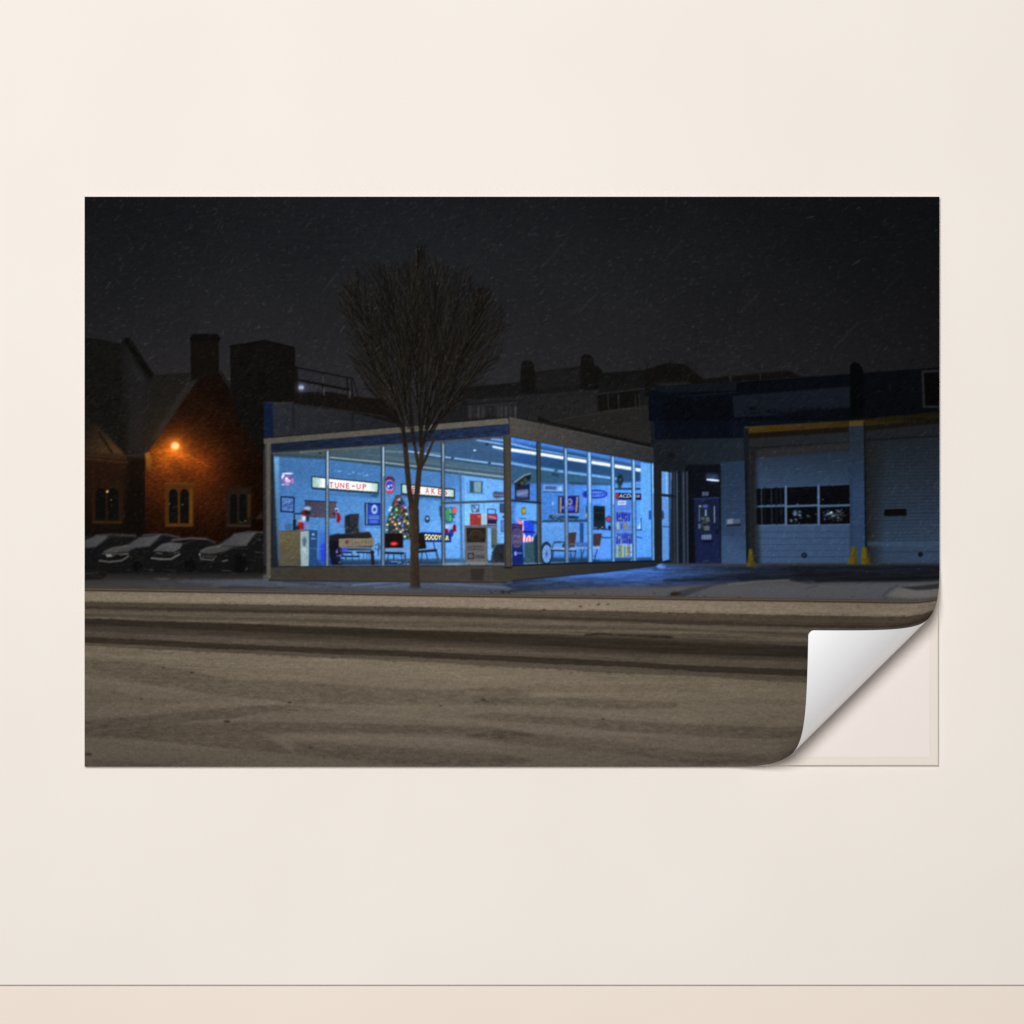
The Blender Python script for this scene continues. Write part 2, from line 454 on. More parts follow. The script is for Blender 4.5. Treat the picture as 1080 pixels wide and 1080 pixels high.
# roller doors
def lightfall(X, Y):
    t = np.clip((Y - 474) / 55, 0, 1)[..., None]
    c = np.array([34, 46, 62], np.float32) * (1 - t) + np.array([58, 84, 122], np.float32) * t
    return c * (1 - 0.10 * np.clip((X - 800) / 100, 0, 1)[..., None])
D1 = part('roller_door', label='blue lit roller door with a band of dark windows')
poly(fM((789, 474), (896, 466), (897, 596), (789, 596)), (27, 28, 30), 1, 0.3, id=D1)
poly(fM((794, 482), (896, 474), (897, 596), (800, 596), (796, 590)), lightfall, 1, 1.6)
rows(fM((798, 483), (896, 476), (897, 510), (798, 513)), 3.1, (36, 52, 78), 0.5, 0.6, slope=-0.03)
rows(fM((798, 556), (896, 555), (897, 596), (798, 596)), 6.6, (34, 52, 82), 0.75, 0.8, slope=-0.004)
rows(fM((798, 556), (896, 555), (897, 596), (798, 596)), 2.2, (46, 68, 104), 0.35, 0.5, slope=-0.004)
poly(fM((794, 474.5), (896, 467), (896, 474), (794, 483)), (40, 42, 44), 0.9, 1.2)
W1 = part('door_window', D1)
for (a_, b_, c_, d_) in ((797, 827, 0, 0), (829.5, 861.5, 0, 0), (864, 896, 0, 0)):
    y0 = 515.6 - (a_ - 797) * 0.042
    poly(fM((a_, y0), (b_, y0 - (b_ - a_) * 0.04), (b_, 531.6), (a_, 533)), (9, 10, 14), 1, 0.25, id=W1)
    poly(fM((a_, 535.4), (b_, 534), (b_, 552.4), (a_, 553.4)), (9, 10, 14), 1, 0.25, id=W1)
for x_, w_, c_ in ((802.5, 1.4, 84), (813, 1.6, 60), (806, 2.4, 24), (818, 2.5, 28), (823, 1.2, 40)):
    line(fM((x_, 515), (x_ + 0.6, 553)), w_, (c_ * 0.62, c_ * 0.78, c_ * 1.05), 0.75, 0.4)
for k_ in range(110):          # reflections of the lit street in the lower panes
    x_ = abs(rng.normal(0, 1)); x_ = rng.choice([rng.normal(842, 6), rng.normal(872, 8), rng.normal(884, 4)])
    y_ = rng.normal(543.5, 3)
    if not (831 < x_ < 895 and 536 < y_ < 552) or 861 < x_ < 865: continue
    c_ = [(70, 90, 120), (120, 150, 190), (40, 52, 60), (84, 74, 40), (22, 26, 30)][rng.integers(5)]
    ell(x_, y_, rng.uniform(0.5, 2.2), rng.uniform(0.4, 1.3), c_, 0.6, 0.3)
ell(838, 541, 2.2, 3, (120, 150, 220), 0.6, 0.6); ell(876, 540.5, 1.5, 1, (190, 220, 240), 0.9, 0.3)
ell(833.5, 548, 1.6, 0.6, (130, 110, 30), 0.8, 0.3); ell(840.5, 532, 0.9, 0.7, (130, 150, 180), 0.8, 0.3); ell(867, 527, 0.6, 0.8, (110, 120, 140), 0.8, 0.2)
line(fM((798, 534.2), (896, 532.8)), 1.3, (78, 108, 150), 0.9, 0.25)
line(fM((828.2, 513), (828.6, 554)), 1.8, (84, 116, 162), 0.95, 0.3)
line(fM((862.6, 512), (863.2, 553)), 1.5, (84, 116, 162), 0.95, 0.3)
line(fM((798, 554.4), (897, 553)), 1.0, (74, 104, 148), 0.8, 0.3)
ell(847.6, 585.6, 3.1, 3.0, (18, 24, 36), 0.95, 0.3); ell(847.4, 585.2, 1.3, 1.2, (44, 62, 92), 0.8, 0.2)
PIER2 = part('brick_pier', GAR)
poly(fM((895, 444.5), (910, 443.5), (912, 597), (896.5, 597)), grad((900, 470), (34, 44, 57), (900, 520), (44, 68, 104)), b=0.4, id=PIER2)
poly(fM((895, 444), (910, 443), (910, 449), (895, 450)), (84, 66, 24), 0.9, 0.3)
rows(fM((895, 450), (910, 449), (912, 597), (896.5, 597)), 1.8, (24, 36, 56), 0.45, 0.55)
poly(fM((895.4, 476), (898, 475), (899, 597), (896.8, 597)), (34, 52, 80), 0.6, 0.6)
line(fM((911.4, 446), (912.6, 597)), 1.0, (15, 17, 22), 0.85, 0.35)
D2 = part('roller_door', label='dim grey roller door with a small dark slot')
def door2(X, Y):
    t = np.clip((Y - 470) / 110, 0, 1)[..., None]; u = np.clip((X - 912) / 22, 0, 1)[..., None]
    c = np.array([30, 36, 44], np.float32) * (1 - t) + np.array([48, 66, 92], np.float32) * t
    return np.array([29, 28, 28], np.float32) * (1 - u) + c * u
poly(fM((913, 466), (991, 461), (991, 596), (914, 596)), door2, 1, 0.3, id=D2)
rows(fM((914, 466), (990, 461), (990, 574), (914, 574)), 3.6, (20, 26, 35), 0.55, 0.6, slope=-0.02)
poly(fM((914, 571), (990, 571), (990, 576), (914, 576)), (60, 82, 116), 0.5, 0.9)
line(fM((914, 582), (990, 582)), 0.8, (28, 42, 64), 0.8, 0.3)
poly(fM((932, 538), (934, 537), (955, 536.6), (955.6, 543), (954, 544), (933, 544.4), (931.6, 543)), (11, 11, 13), 1, 0.3)
ell(970, 584.6, 2.7, 2.6, (14, 18, 24), 0.95, 0.3)
# door frame, left of door one
poly(fM((784.5, 452), (789, 452), (791, 597), (787.5, 597)), (25, 29, 36), 0.9, 0.4)
line(fM((790.5, 474), (792.5, 596)), 1.6, (40, 42, 42), 0.6, 0.4)
poly(fM((792, 476), (797, 474), (802, 597), (794, 597)), (22, 20, 18), 0.6, 1.6)

# entrance and blue door
ENT = part('blue_door', label='dark blue entrance door with stickers under a lit transom')
poly(fM((722, 490), (760, 490), (760, 597), (722, 597)), (15, 20, 30), 1, 0.5)
poly(fM((731.5, 526), (758, 524.5), (759.5, 597), (733, 597)), (20, 29, 64), 1, 0.4, id=ENT)
poly(fM((733, 556), (758, 556), (759, 594), (735, 596)), (23, 32, 76), 0.7, 1.5)
poly(fM((738, 494), (757, 495), (757, 524), (738, 525)), (16, 20, 28), 0.9, 0.5)
poly(fM((744, 499), (757.6, 500), (757.6, 507), (744, 506)), (44, 70, 110), 0.85, 0.9)
LT = part('fluorescent_tube', label='small white tube lamp above the blue door')
line(fM((745.6, 505.8), (757.2, 507)), 1.9, (225, 235, 255), 1, 0.25, id=LT)
glow(751, 506, 4, (30, 50, 90), 0.7)
line(fM((729, 526.4), (758, 524.8)), 1.8, (34, 48, 92), 0.9, 0.4)
poly(fM((740, 518.8), (747, 518.5), (747, 523), (740, 523.2)), (92, 112, 148), 0.9, 0.35)
line(fM((743.4, 519), (743.4, 523)), 0.6, (40, 54, 84), 0.8)
poly(fM((735.5, 532), (748, 531), (749, 562), (736, 563)), (26, 36, 52), 0.95, 0.4)
poly(fM((752, 533), (755.4, 533), (755.4, 555), (752, 555)), (20, 28, 50), 0.95, 0.3)
line(fM((753, 534), (753.2, 551)), 1.1, (150, 175, 215), 0.85, 0.3)
for (x_, y_, w_, h_, c_) in ((738, 534, 2.4, 2, (160, 190, 225)), (743.5, 534, 5, 3.4, (74, 90, 190)), (737.2, 543, 1.2, 14, (110, 140, 180)), (744, 541, 2, 7, (130, 160, 200)), (741, 547, 4, 3, (84, 100, 110)), (746, 548, 4, 5, (98, 108, 104)), (743, 553, 5, 7, (60, 72, 76)), (745, 557, 6, 5, (92, 108, 116)), (737.5, 555, 3, 5, (90, 112, 140))):
    poly(fM((x_ - w_ / 2, y_ - h_ / 2), (x_ + w_ / 2, y_ - h_ / 2), (x_ + w_ / 2, y_ + h_ / 2), (x_ - w_ / 2, y_ + h_ / 2)), c_, 0.8, 0.35)
ell(743, 553.5, 2, 1.5, (16, 22, 30), 0.8, 0.4)
poly(fM((739.6, 564), (750, 563.6), (750, 568.8), (739.6, 569)), (106, 124, 164), 0.9, 0.35)
for k_ in range(3): line(fM((741.5 + 3 * k_, 564), (741.5 + 3 * k_, 569)), 0.5, (60, 76, 110), 0.7)
poly(fM((740, 570), (752, 570), (751, 572.5), (741, 572.5)), (9, 12, 22), 0.8, 0.5)
ell(755.6, 561, 1.8, 3, (14, 18, 30), 0.8, 0.5)
line(fM((741, 592), (747, 591)), 0.7, (90, 104, 140), 0.6, 0.2)
# tall wooden uprights between showroom and door
poly(fM((689, 470), (722, 488), (724, 597), (689, 597)), (30, 36, 44), 1, 0.4)
for (x_, w_, c_) in ((692.5, 5.5, (33, 36, 40)), (707.5, 3, (38, 50, 66)), (710.5, 1.2, (70, 82, 96)), (713.5, 1.6, (74, 98, 132)), (716.6, 2.4, (20, 27, 36)), (720.4, 2.2, (60, 84, 118)), (724.2, 1.8, (70, 84, 98)), (728, 3.2, (15, 18, 26))):
    line(fM((x_, 498), (x_ + 0.8, 594)), w_, c_, 0.9, 0.4)
SIDE = part('sidelight', GAR, 'narrow bright blue window beside the showroom')
poly(fM((697.2, 497), (708, 498.6), (706, 590), (698.2, 592)), grad((700, 497), (98, 156, 232), (703, 590), (88, 146, 222)), 1, 0.4, id=SIDE)
line(fM((702.6, 498), (703, 525)), 1.6, (150, 200, 250), 0.8, 0.4)
line(fM((706, 499), (706.4, 590)), 2.4, (40, 58, 82), 0.8, 0.4)
line(fM((697, 522), (710, 523.4)), 2.8, (28, 33, 40), 0.95, 0.4)
line(fM((698, 555.4), (706, 555.8)), 0.9, (34, 52, 80), 0.8, 0.25)
ell(698.6, 543, 1.4, 5, (30, 44, 66), 0.8, 0.4)
for k_ in range(5):
    line(fM((700, 480 + k_ * 4), (722, 486 + k_ * 3)), 0.9, (18, 21, 25), 0.5, 0.6)
ell(708, 480, 4, 2.5, (18, 18, 18), 0.7, 0.8)

# ------------------------------------------------------------------ brick and slate houses on the left
SLATE = part('slate_house', label='dark house with a steep slate roof at the far left')
poly(fA2((0, 122), (130, 140), (300, 178), (305, 140), (330, 125), (375, 130), (400, 170), (480, 300), (570, 430), (590, 450), (545, 465), (520, 520), (500, 900), (490, 1060), (330, 1080), (0, 1080)), (21, 21, 19), 1, 0.3, id=SLATE)
poly(fA2((300, 178), (345, 200), (400, 310), (520, 470), (520, 640), (490, 1060), (350, 1080), (340, 700)), (33, 33, 35), 0.9, 3.0)
poly(fA2((350, 230), (420, 370), (500, 470), (470, 490), (400, 420)), (44, 44, 44), 0.6, 1.5)
line(fA2((340, 150), (420, 270), (480, 360), (545, 445)), 4.6, (13, 13, 12), 0.95, 0.4)
rows(fA2((0, 130), (300, 185), (340, 700), (340, 1000), (0, 1000)), 1.5, (34, 33, 30), 0.4, 0.5, slope=-0.03)
speckle(fA2((0, 130), (300, 185), (340, 700), (340, 1000), (0, 1000)), 6, 1.5, 3, 5)
poly(fA((0, 380), (60, 430), (165, 540), (0, 535)), grad((92, 450), (30, 26, 22), (125, 478), (110, 74, 40)), 0.95, 1.2)
rows(fA((0, 400), (60, 430), (165, 540), (0, 535)), 1.7, (24, 18, 14), 0.6, 0.6, slope=0.02)
line(fA((60, 450), (110, 530)), 3.0, (28, 20, 15), 0.7, 0.8)
poly(fA((0, 535), (165, 545), (250, 560), (255, 640), (250, 870), (0, 870)), grad((92, 490), (42, 24, 14), (92, 560), (22, 15, 11)), 1, 0.5, id=SLATE)
poly(fA((0, 535), (170, 545), (175, 575), (0, 560)), (66, 42, 22), 0.8, 0.7)
line(fA((0, 548), (170, 562)), 0.9, (24, 15, 9), 0.8, 0.3)
poly(fA((170, 560), (250, 540), (255, 860), (165, 860)), (14, 11, 9), 0.8, 2.5)

BRICK = part('brick_house', label='red brick gabled house with tall chimney lit orange by a wall lamp')
gable = fA((245, 540), (300, 470), (440, 250), (430, 240), (430, 70), (436, 50), (540, 50), (550, 75), (545, 215), (600, 300), (725, 500), (725, 900), (245, 900))
ROOF = part('roof', BRICK)
poly(fA((262, 250), (280, 215), (430, 205), (470, 225), (300, 470), (250, 540), (248, 480)), (34, 32, 31), 1, 0.6, id=ROOF)
rows(fA((262, 250), (280, 215), (430, 205), (470, 225), (300, 470), (250, 540)), 1.5, (22, 21, 20), 0.5, 0.5)
poly(fA((300, 470), (460, 225), (430, 215), (330, 380), (270, 480)), (50, 48, 47), 0.55, 1.5)
wall_pts = fA((245, 540), (300, 470), (470, 220), (545, 205), (600, 290), (725, 500), (725, 900), (245, 900))
def brick_col(X, Y):
    t = np.clip((Y - 400) / 90, 0, 1)[..., None]
    c = np.array([27, 16, 12], np.float32) * (1 - t) + np.array([46, 20, 10], np.float32) * t
    s = np.clip((Y - 530) / 45, 0, 1)[..., None]; c = c * (1 - s * 0.45)
    r = np.clip((X - 225) / 50, 0, 1)[..., None]
    return c * (1 - 0.45 * r)
poly(wall_pts, brick_col, 1, 0.3, id=BRICK)
CLIP = region(wall_pts)
speckle(wall_pts, 0.26, 1.35, 2.8, 21, 2, rel=True)
rows(wall_pts, 1.35, (14, 6, 3), 0.35, 0.4)
speckle(wall_pts, 0.22, 12, 14, 23, 3, rel=True)
for k_ in range(170):
    x_, y_ = rng.uniform(160, 275), rng.uniform(420, 565)
    line([(x_, y_), (x_ + rng.uniform(1, 4), y_ - rng.uniform(0, 4))], 0.5, (84, 46, 26), rng.uniform(0.1, 0.5), 0.2)
# pool of lamplight on the brick
ell(182, 490, 42, 34, (150, 66, 14), 0.36, 14, mode='add')
ell(200, 520, 60, 60, (40, 17, 6), 0.2, 18, mode='add')
ell(178, 482, 17, 14, (120, 56, 12), 0.8, 7, mode='add')
ell(202, 486, 26, 8, (88, 38, 8), 0.6, 7, mode='add', rot=0.35)
line(fA((270, 530), (340, 520), (420, 545), (500, 580)), 2.5, (120, 62, 18), 0.35, 1.6, mode='add')
line(fA((360, 560), (420, 640)), 9, (30, 14, 4), 0.45, 4)
speckle(wall_pts, 0.20, 1.2, 2.8, 25, 1, rel=True)
rows(wall_pts, 1.35, (12, 5, 2), 0.22, 0.35)
ell(215, 500, 30, 40, (40, 14, 2), 0.5, 14, mode='add')
CLIP = None
poly(fA((545, 205), (600, 290), (725, 500), (725, 460), (600, 260), (548, 190)), (20, 16, 14), 0.7, 1.0)
CHB = part('chimney', BRICK)
poly(fA((432, 240), (430, 72), (426, 66), (440, 50), (540, 50), (552, 70), (545, 78), (545, 215), (500, 218)), (21, 17, 14), 1, 0.3, id=CHB)
poly(fA((426, 62), (440, 48), (540, 48), (552, 68), (546, 76), (430, 76)), (17, 15, 14), 0.95, 0.3)
rows(fA((432, 80), (545, 80), (545, 215), (432, 240)), 1.6, (34, 26, 21), 0.4, 0.5)
# corner stone by the lamp
poly(fA((245, 535), (262, 525), (275, 560), (268, 612), (255, 600)), grad((155, 480), (176, 104, 40), (160, 497), (120, 66, 24)), 0.95, 0.6)
LAMP = part('wall_lamp', BRICK, 'glowing orange wall lamp')
glow(185.4, 470.4, 26, (120, 58, 12), 0.4, p=1.0)
glow(185.4, 470.4, 8, (200, 110, 30), 0.55, p=1.2)
ell(185.4, 470.6, 4.6, 4.0, (255, 190, 90), 1, 1.0, id=LAMP)
ell(185.6, 470.6, 3.0, 2.7, (255, 240, 190), 1, 0.5)
# mullioned windows
def mull(parent, pts, stone, dark, mids, sill, specks, hood=0.9):
    w_ = part('window', parent)
    x0, y0, x1, y1 = pts
    poly(fA((x0 - 12, y0 - 22), (x1 + 16, y0 - 22), (x1 + 14, y1 + 12), (x0 - 12, y1 + 12)), stone, hood, 0.6, id=w_)
    rows(fA((x0 - 12, y0 - 22), (x1 + 16, y0 - 22), (x1 + 14, y1 + 12), (x0 - 12, y1 + 12)), 2.4, tuple(0.6 * c for c in stone), 0.5, 0.6)
    bounds = [x0] + list(mids) + [x1]
    for a, b in zip(bounds[:-1], bounds[1:]):
        poly(fA((a + 5, y0 + 18), ((a + b) / 2 - 8, y0 + 4), ((a + b) / 2 + 8, y0 + 4), (b - 5, y0 + 18), (b - 5, y1 - 4), (a + 5, y1 - 4)), dark, 1, 0.3)
        for q in range(8):
            line(fA((a + 6, y0 + 20 + q * (y1 - y0) / 9), (b - 6, y0 + 20 + q * (y1 - y0) / 9)), 0.3, (34, 34, 33), 0.35)
    line(fA((x0 - 6, y1 + 4), (x1 + 6, y1 + 6)), 1.8, sill, 0.95, 0.4)
    for (sx, sy, c) in specks:
        ell(fA((sx, sy))[0][0], fA((sx, sy))[0][1], 0.8, 0.7, c, 0.9, 0.25)
mull(BRICK, (338, 675, 428, 820), (98, 56, 20), (17, 17, 15), [383], (104, 62, 28), [(345, 738, (120, 120, 116)), (398, 742, (150, 140, 110)), (372, 750, (70, 66, 60)), (362, 752, (80, 74, 60))])
line(fA((432, 680), (432, 818)), 2.4, (136, 80, 26), 0.8, 0.7)
line(fA((330, 655), (440, 658)), 2.6, (120, 70, 26), 0.8, 0.7)
mull(BRICK, (586, 695, 662, 822), (44, 32, 24), (15, 15, 14), [624], (60, 50, 42), [(632, 812, (120, 116, 110)), (652, 808, (170, 160, 150)), (640, 815, (90, 90, 88))])
line(fA((668, 700), (668, 790)), 1.8, (92, 56, 26), 0.8, 0.6)
mull(SLATE, (40, 670, 142, 808), (46, 28, 15), (15, 15, 13), [90], (66, 42, 22), [(95, 687, (240, 180, 90)), (108, 722, (190, 150, 90)), (88, 690, (190, 120, 50)), (110, 745, (90, 70, 50))], 0.8)
ell(114, 518.5, 1.2, 1.6, (250, 200, 110), 0.9, 0.3)
poly(fA((690, 800), (722, 765), (725, 800)), (58, 46, 44), 0.7, 0.6)

# dark block with a flat roof and railings behind
BLOCK = part('brick_tower', label='dark flat roofed block behind the showroom with roof railings')
poly(fL((72, 140), (270, 105), (440, 145), (445, 450), (270, 460), (270, 690), (250, 760), (130, 590), (74, 430)), (18, 17, 15), 1, 0.4, id=BLOCK)
CLIP = None
poly(fL((70, 132), (270, 101), (442, 143), (442, 150), (270, 112), (70, 146)), (12, 12, 12), 0.9, 0.3)
speckle(fL((75, 150), (440, 150), (440, 450), (270, 455), (250, 700), (130, 590)), 5, 1.5, 2.5, 31)
poly(fL((440, 250), (455, 250), (460, 400), (620, 395), (800, 425), (960, 440), (1030, 470), (1030, 600), (430, 600)), (24, 20, 18), 1, 0.5, id=BLOCK)
speckle(fL((440, 410), (620, 395), (960, 440), (1030, 600), (430, 600)), 7, 1.2, 4, 32, 2, (1, .8, .7))
poly(fL((480, 345), (600, 345), (740, 385), (600, 398), (470, 398)), (44, 46, 52), 0.9, 0.6)
RAIL = part('railing', BLOCK)
for a_, b_, w_ in (((445, 258), (770, 322), 1.5), ((460, 330), (745, 385), 2.6), ((735, 320), (745, 420), 1.6), ((770, 322), (800, 425), 0.9), ((760, 330), (768, 425), 1.2), ((596, 300), (600, 410), 1.4)):
    line(fL(a_, b_), w_, (18, 18, 19), 0.95, 0.3, id=RAIL)
for (x_, y_) in ((597, 325), (603, 395), (750, 412)):
    line(fL((x_, y_ - 18), (x_ + 2, y_ + 18)), 1.7, (82, 80, 74), 0.8, 0.4)
FL = part('roof_light', BLOCK, 'small blue white lamp on the flat roof')
glow(317.5, 409, 5, (60, 74, 100), 0.7)
ell(318, 408.8, 2.8, 2.4, (170, 196, 235), 0.95, 0.6, id=FL)
ell(317, 409, 0.8, 0.8, (250, 255, 255), 1, 0.3); ell(319.6, 409.4, 0.7, 1, (235, 245, 255), 0.9, 0.3)

# ------------------------------------------------------------------ parked cars under snow
poly(fM((89, 596), (300, 596), (300, 624), (89, 624)), grad((90, 600), (24, 22, 21), (90, 618), (58, 56, 55)), 1, 0.8, id=WALK)
CARS = ['snow dusted dark car cut off at the left edge', 'dark car with snowy windscreen and emblem on its nose', 'dark saloon with a snowy bonnet', 'dark car nearest the showroom with a wide grille']
def car(i, body, glass, bonnet, details):
    c_ = part('parked_car', label=CARS[i])
    poly(fK(*body), (15, 15, 16), 1, 0.35, id=c_)
    if bonnet: poly(fK(*bonnet), (58, 57, 56), 0.85, 0.7)
    g_ = part('windscreen', c_)
    poly(fK(*glass), grad(fK(glass[0])[0], (58, 58, 60), fK(glass[2])[0], (74, 73, 74)), 0.9, 0.5, id=g_)
    for pts, w, col, a in details:
        line(fK(*pts), w, col, a, 0.35)
dk, md, lt = (12, 12, 13), (52, 51, 50), (92, 90, 88)
car(0, ((-10, 150), (60, 132), (140, 128), (290, 132), (300, 170), (200, 215), (90, 245), (70, 330), (-10, 335)), ((0, 160), (60, 138), (140, 134), (100, 170), (60, 200), (0, 205)), None,
    [(((60, 200), (150, 140), (290, 138)), 0.7, md, 0.7)])
car(1, ((80, 330), (78, 270), (90, 235), (130, 212), (210, 190), (300, 140), (350, 126), (470, 126), (560, 150), (560, 190), (400, 225), (390, 330), (340, 345), (130, 350)), ((215, 205), (310, 145), (440, 128), (400, 165), (370, 195), (270, 205)), ((110, 230), (150, 205), (240, 190), (290, 200), (250, 225), (130, 236)),
    [(((84, 276), (140, 284), (210, 276), (250, 250)), 2.0, (70, 69, 67), 0.85), (((100, 238), (180, 238), (250, 236)), 1.4, (60, 60, 58), 0.8), (((108, 252), (180, 262), (230, 250)), 2.6, dk, 0.85), (((126, 245), (150, 250)), 2.0, (122, 120, 116), 0.85), (((128, 258), (148, 242)), 0.9, (122, 120, 116), 0.9), (((150, 252), (166, 246)), 0.6, (130, 128, 124), 0.9), (((200, 244), (246, 238)), 1.2, (84, 83, 80), 0.7),
     (((365, 196), (450, 138), (540, 140)), 0.6, md, 0.6), (((200, 300), (330, 290)), 0.6, (34, 34, 34), 0.6), (((365, 328), (400, 328)), 1.0, (80, 80, 78), 0.6)])
ell(fK((300, 310))[0][0], fK((300, 310))[0][1], 5, 6, (8, 8, 8), 0.8, 0.6)
car(2, ((378, 300), (378, 240), (400, 212), (440, 178), (520, 155), (600, 145), (690, 150), (740, 178), (770, 190), (660, 215), (650, 330), (560, 345), (400, 345)), ((392, 222), (440, 182), (490, 172), (560, 178), (545, 205), (510, 228)), None,
    [(((382, 262), (430, 268), (490, 268), (540, 240)), 2.2, (80, 79, 77), 0.85), (((400, 240), (450, 244), (500, 238)), 2.2, (24, 24, 24), 0.9), (((412, 232), (440, 236)), 1.0, (96, 95, 92), 0.7), (((510, 236), (540, 226)), 1.0, (90, 88, 86), 0.6), (((490, 164), (600, 152), (690, 154)), 1.2, (60, 60, 59), 0.75), (((560, 180), (640, 160)), 0.5, md, 0.6), (((530, 300), (600, 250)), 0.5, (40, 40, 40), 0.6), (((470, 330), (520, 334)), 0.8, (52, 52, 52), 0.6)])
ell(fK((600, 300))[0][0], fK((600, 300))[0][1], 6, 8, (8, 8, 8), 0.8, 0.8)
car(3, ((645, 345), (645, 260), (650, 230), (680, 205), (750, 180), (850, 125), (920, 112), (1015, 114), (1015, 345)), ((760, 190), (850, 128), (980, 114), (950, 150), (920, 192), (860, 196)), ((655, 226), (690, 205), (760, 190), (850, 200), (800, 222), (740, 238), (670, 238)),
    [(((655, 240), (662, 268), (730, 274), (748, 250)), 1.0, (98, 96, 94), 0.8), (((668, 250), (735, 256)), 3.4, (26, 26, 26), 0.9), (((675, 246), (676, 268)), 0.6, lt, 0.8), (((690, 250), (742, 250)), 0.5, (66, 65, 64), 0.8), (((690, 260), (738, 263)), 0.5, (66, 65, 64), 0.8), (((652, 242), (656, 236)), 1.3, (120, 118, 114), 0.8), (((786, 280), (812, 274)), 1.6, (84, 83, 82), 0.8), (((770, 240), (840, 205), (930, 210)), 0.6, (54, 53, 53), 0.7), (((955, 185), (1010, 120)), 0.5, md, 0.7), (((990, 158), (1004, 158)), 1.8, (44, 44, 46), 0.8), (((915, 330), (925, 318)), 0.9, (100, 98, 96), 0.7), (((780, 332), (830, 334)), 1.0, (62, 62, 62), 0.6)])
ell(fK((880, 290))[0][0], fK((880, 290))[0][1], 8, 10, (8, 8, 9), 0.8, 1.0)
for k_ in range(40):
    line(fM((rng.uniform(90, 278), rng.uniform(603, 607)), (rng.uniform(90, 278), rng.uniform(603, 607))), 0.5, (20, 19, 19), 0.1, 0.3)
poly(fM((90, 601), (108, 602), (114, 606), (108, 611), (90, 612)), (22, 20, 19), 0.9, 0.7)
line(fM((90, 605), (104, 604)), 1.2, (60, 57, 53), 0.7, 0.5); line(fM((96, 607), (108, 608)), 0.8, (48, 46, 43), 0.7, 0.4)

for pts_, al_ in ((((60, 134), (140, 126), (290, 132)), .6), (((330, 132), (400, 124), (470, 128), (540, 142)), .6), (((500, 158), (600, 145), (690, 150), (740, 172)), .7), (((850, 126), (930, 112), (1010, 114)), .7), (((110, 228), (160, 206), (240, 192)), .6), (((395, 222), (440, 190), (500, 180)), .6), (((660, 222), (700, 204), (780, 188)), .6)):
    line(fK(*pts_), 1.7, (82, 81, 80), al_, 0.7)
for k_ in range(120):
    x_, y_ = rng.uniform(92, 276), rng.uniform(563, 592)
    ell(x_, y_, rng.uniform(0.6, 2.4), rng.uniform(0.3, 0.8), (64, 63, 62), rng.uniform(0.05, 0.3), 0.4)
# ------------------------------------------------------------------ ground in front of the buildings
poly(fM((278, 606), (540, 612), (690, 594), (991, 594), (991, 640), (278, 628)), grad((300, 610), (70, 72, 78), (900, 625), (54, 58, 66)), 1, 0.5, id=WALK)
poly(fM((90, 612), (300, 612), (440, 609), (560, 611), (560, 632), (90, 624)), grad((100, 615), (55, 53, 52), (400, 618), (72, 76, 84)), 0.9, 1.2)
poly(fM((186, 613), (290, 610), (330, 613), (430, 612), (500, 616), (530, 620), (400, 620), (250, 617)), (76, 84, 98), 0.7, 1.5)
for a_, b_, w_, c_, al in (((300, 613), (360, 619), 1.6, (40, 46, 58), 0.7), ((330, 612.5), (430, 617), 2.0, (56, 76, 112), 0.6), ((372, 617), (420, 613.5), 1.2, (118, 140, 178), 0.8), ((395, 619.6), (432, 616), 1.3, (104, 122, 156), 0.6), ((460, 615), (540, 620), 1.6, (98, 118, 156), 0.7), ((90, 618), (180, 616), 1.5, (66, 62, 60), 0.6), ((90, 621), (300, 622.5), 0.9, (92, 84, 76), 0.5), ((300, 623), (500, 627), 1.2, (92, 88, 88), 0.6), ((445, 621), (540, 626), 1.2, (60, 62, 70), 0.6), ((232, 619), (300, 620), 0.9, (26, 24, 24), 0.6)):
    line([a_, b_], w_, c_, al, 0.8)
# forecourt lit blue
def fore(X, Y):
    t = np.exp(-(((X - 650) / 84) ** 2 + ((Y - 604) / 12) ** 2))[..., None]
    base = np.array([38, 46, 62], np.float32); r = np.clip((X - 720) / 120, 0, 1)[..., None]
    base = base * (1 - r) + np.array([24, 27, 33], np.float32) * r
    return base + (np.array([62, 104, 186], np.float32) - base) * t
poly(fM((524, 612), (600, 604), (690, 595), (760, 596.5), (990, 595), (990, 616), (880, 612), (800, 616), (700, 620), (600, 624), (545, 624)), fore, 1, 1.2, id=WALK)
speckle(fM((540, 600), (990, 595), (990, 634), (540, 628)), 0.28, 1.2, 14, 41, 3, rel=True)
for a_, b_, w_, c_, al in (((600, 608), (688, 601.5), 1.3, (96, 150, 240), 0.75), ((575, 611), (650, 606), 1.2, (84, 124, 200), 0.7), ((640, 606), (700, 603), 1.0, (70, 110, 190), 0.6), ((540, 617), (600, 612), 2.0, (64, 84, 124), 0.6), ((560, 620), (640, 616), 2.2, (46, 56, 78), 0.7), ((620, 612), (720, 608), 1.8, (48, 70, 120), 0.5), ((700, 604), (780, 603), 1.0, (44, 62, 100), 0.6), ((700, 612), (830, 609), 2.8, (17, 19, 23), 0.7), ((720, 609.5), (800, 606), 1.6, (15, 17, 21), 0.6), ((820, 607), (990, 603), 3.0, (18, 20, 24), 0.6), ((860, 613), (990, 609), 2.6, (12, 13, 15), 0.75), ((700, 601), (990, 598.4), 1.2, (18, 21, 27), 0.5), ((880, 601), (960, 604), 1.0, (50, 54, 62), 0.5)):
    line([a_, b_], w_, c_, al, 0.9)
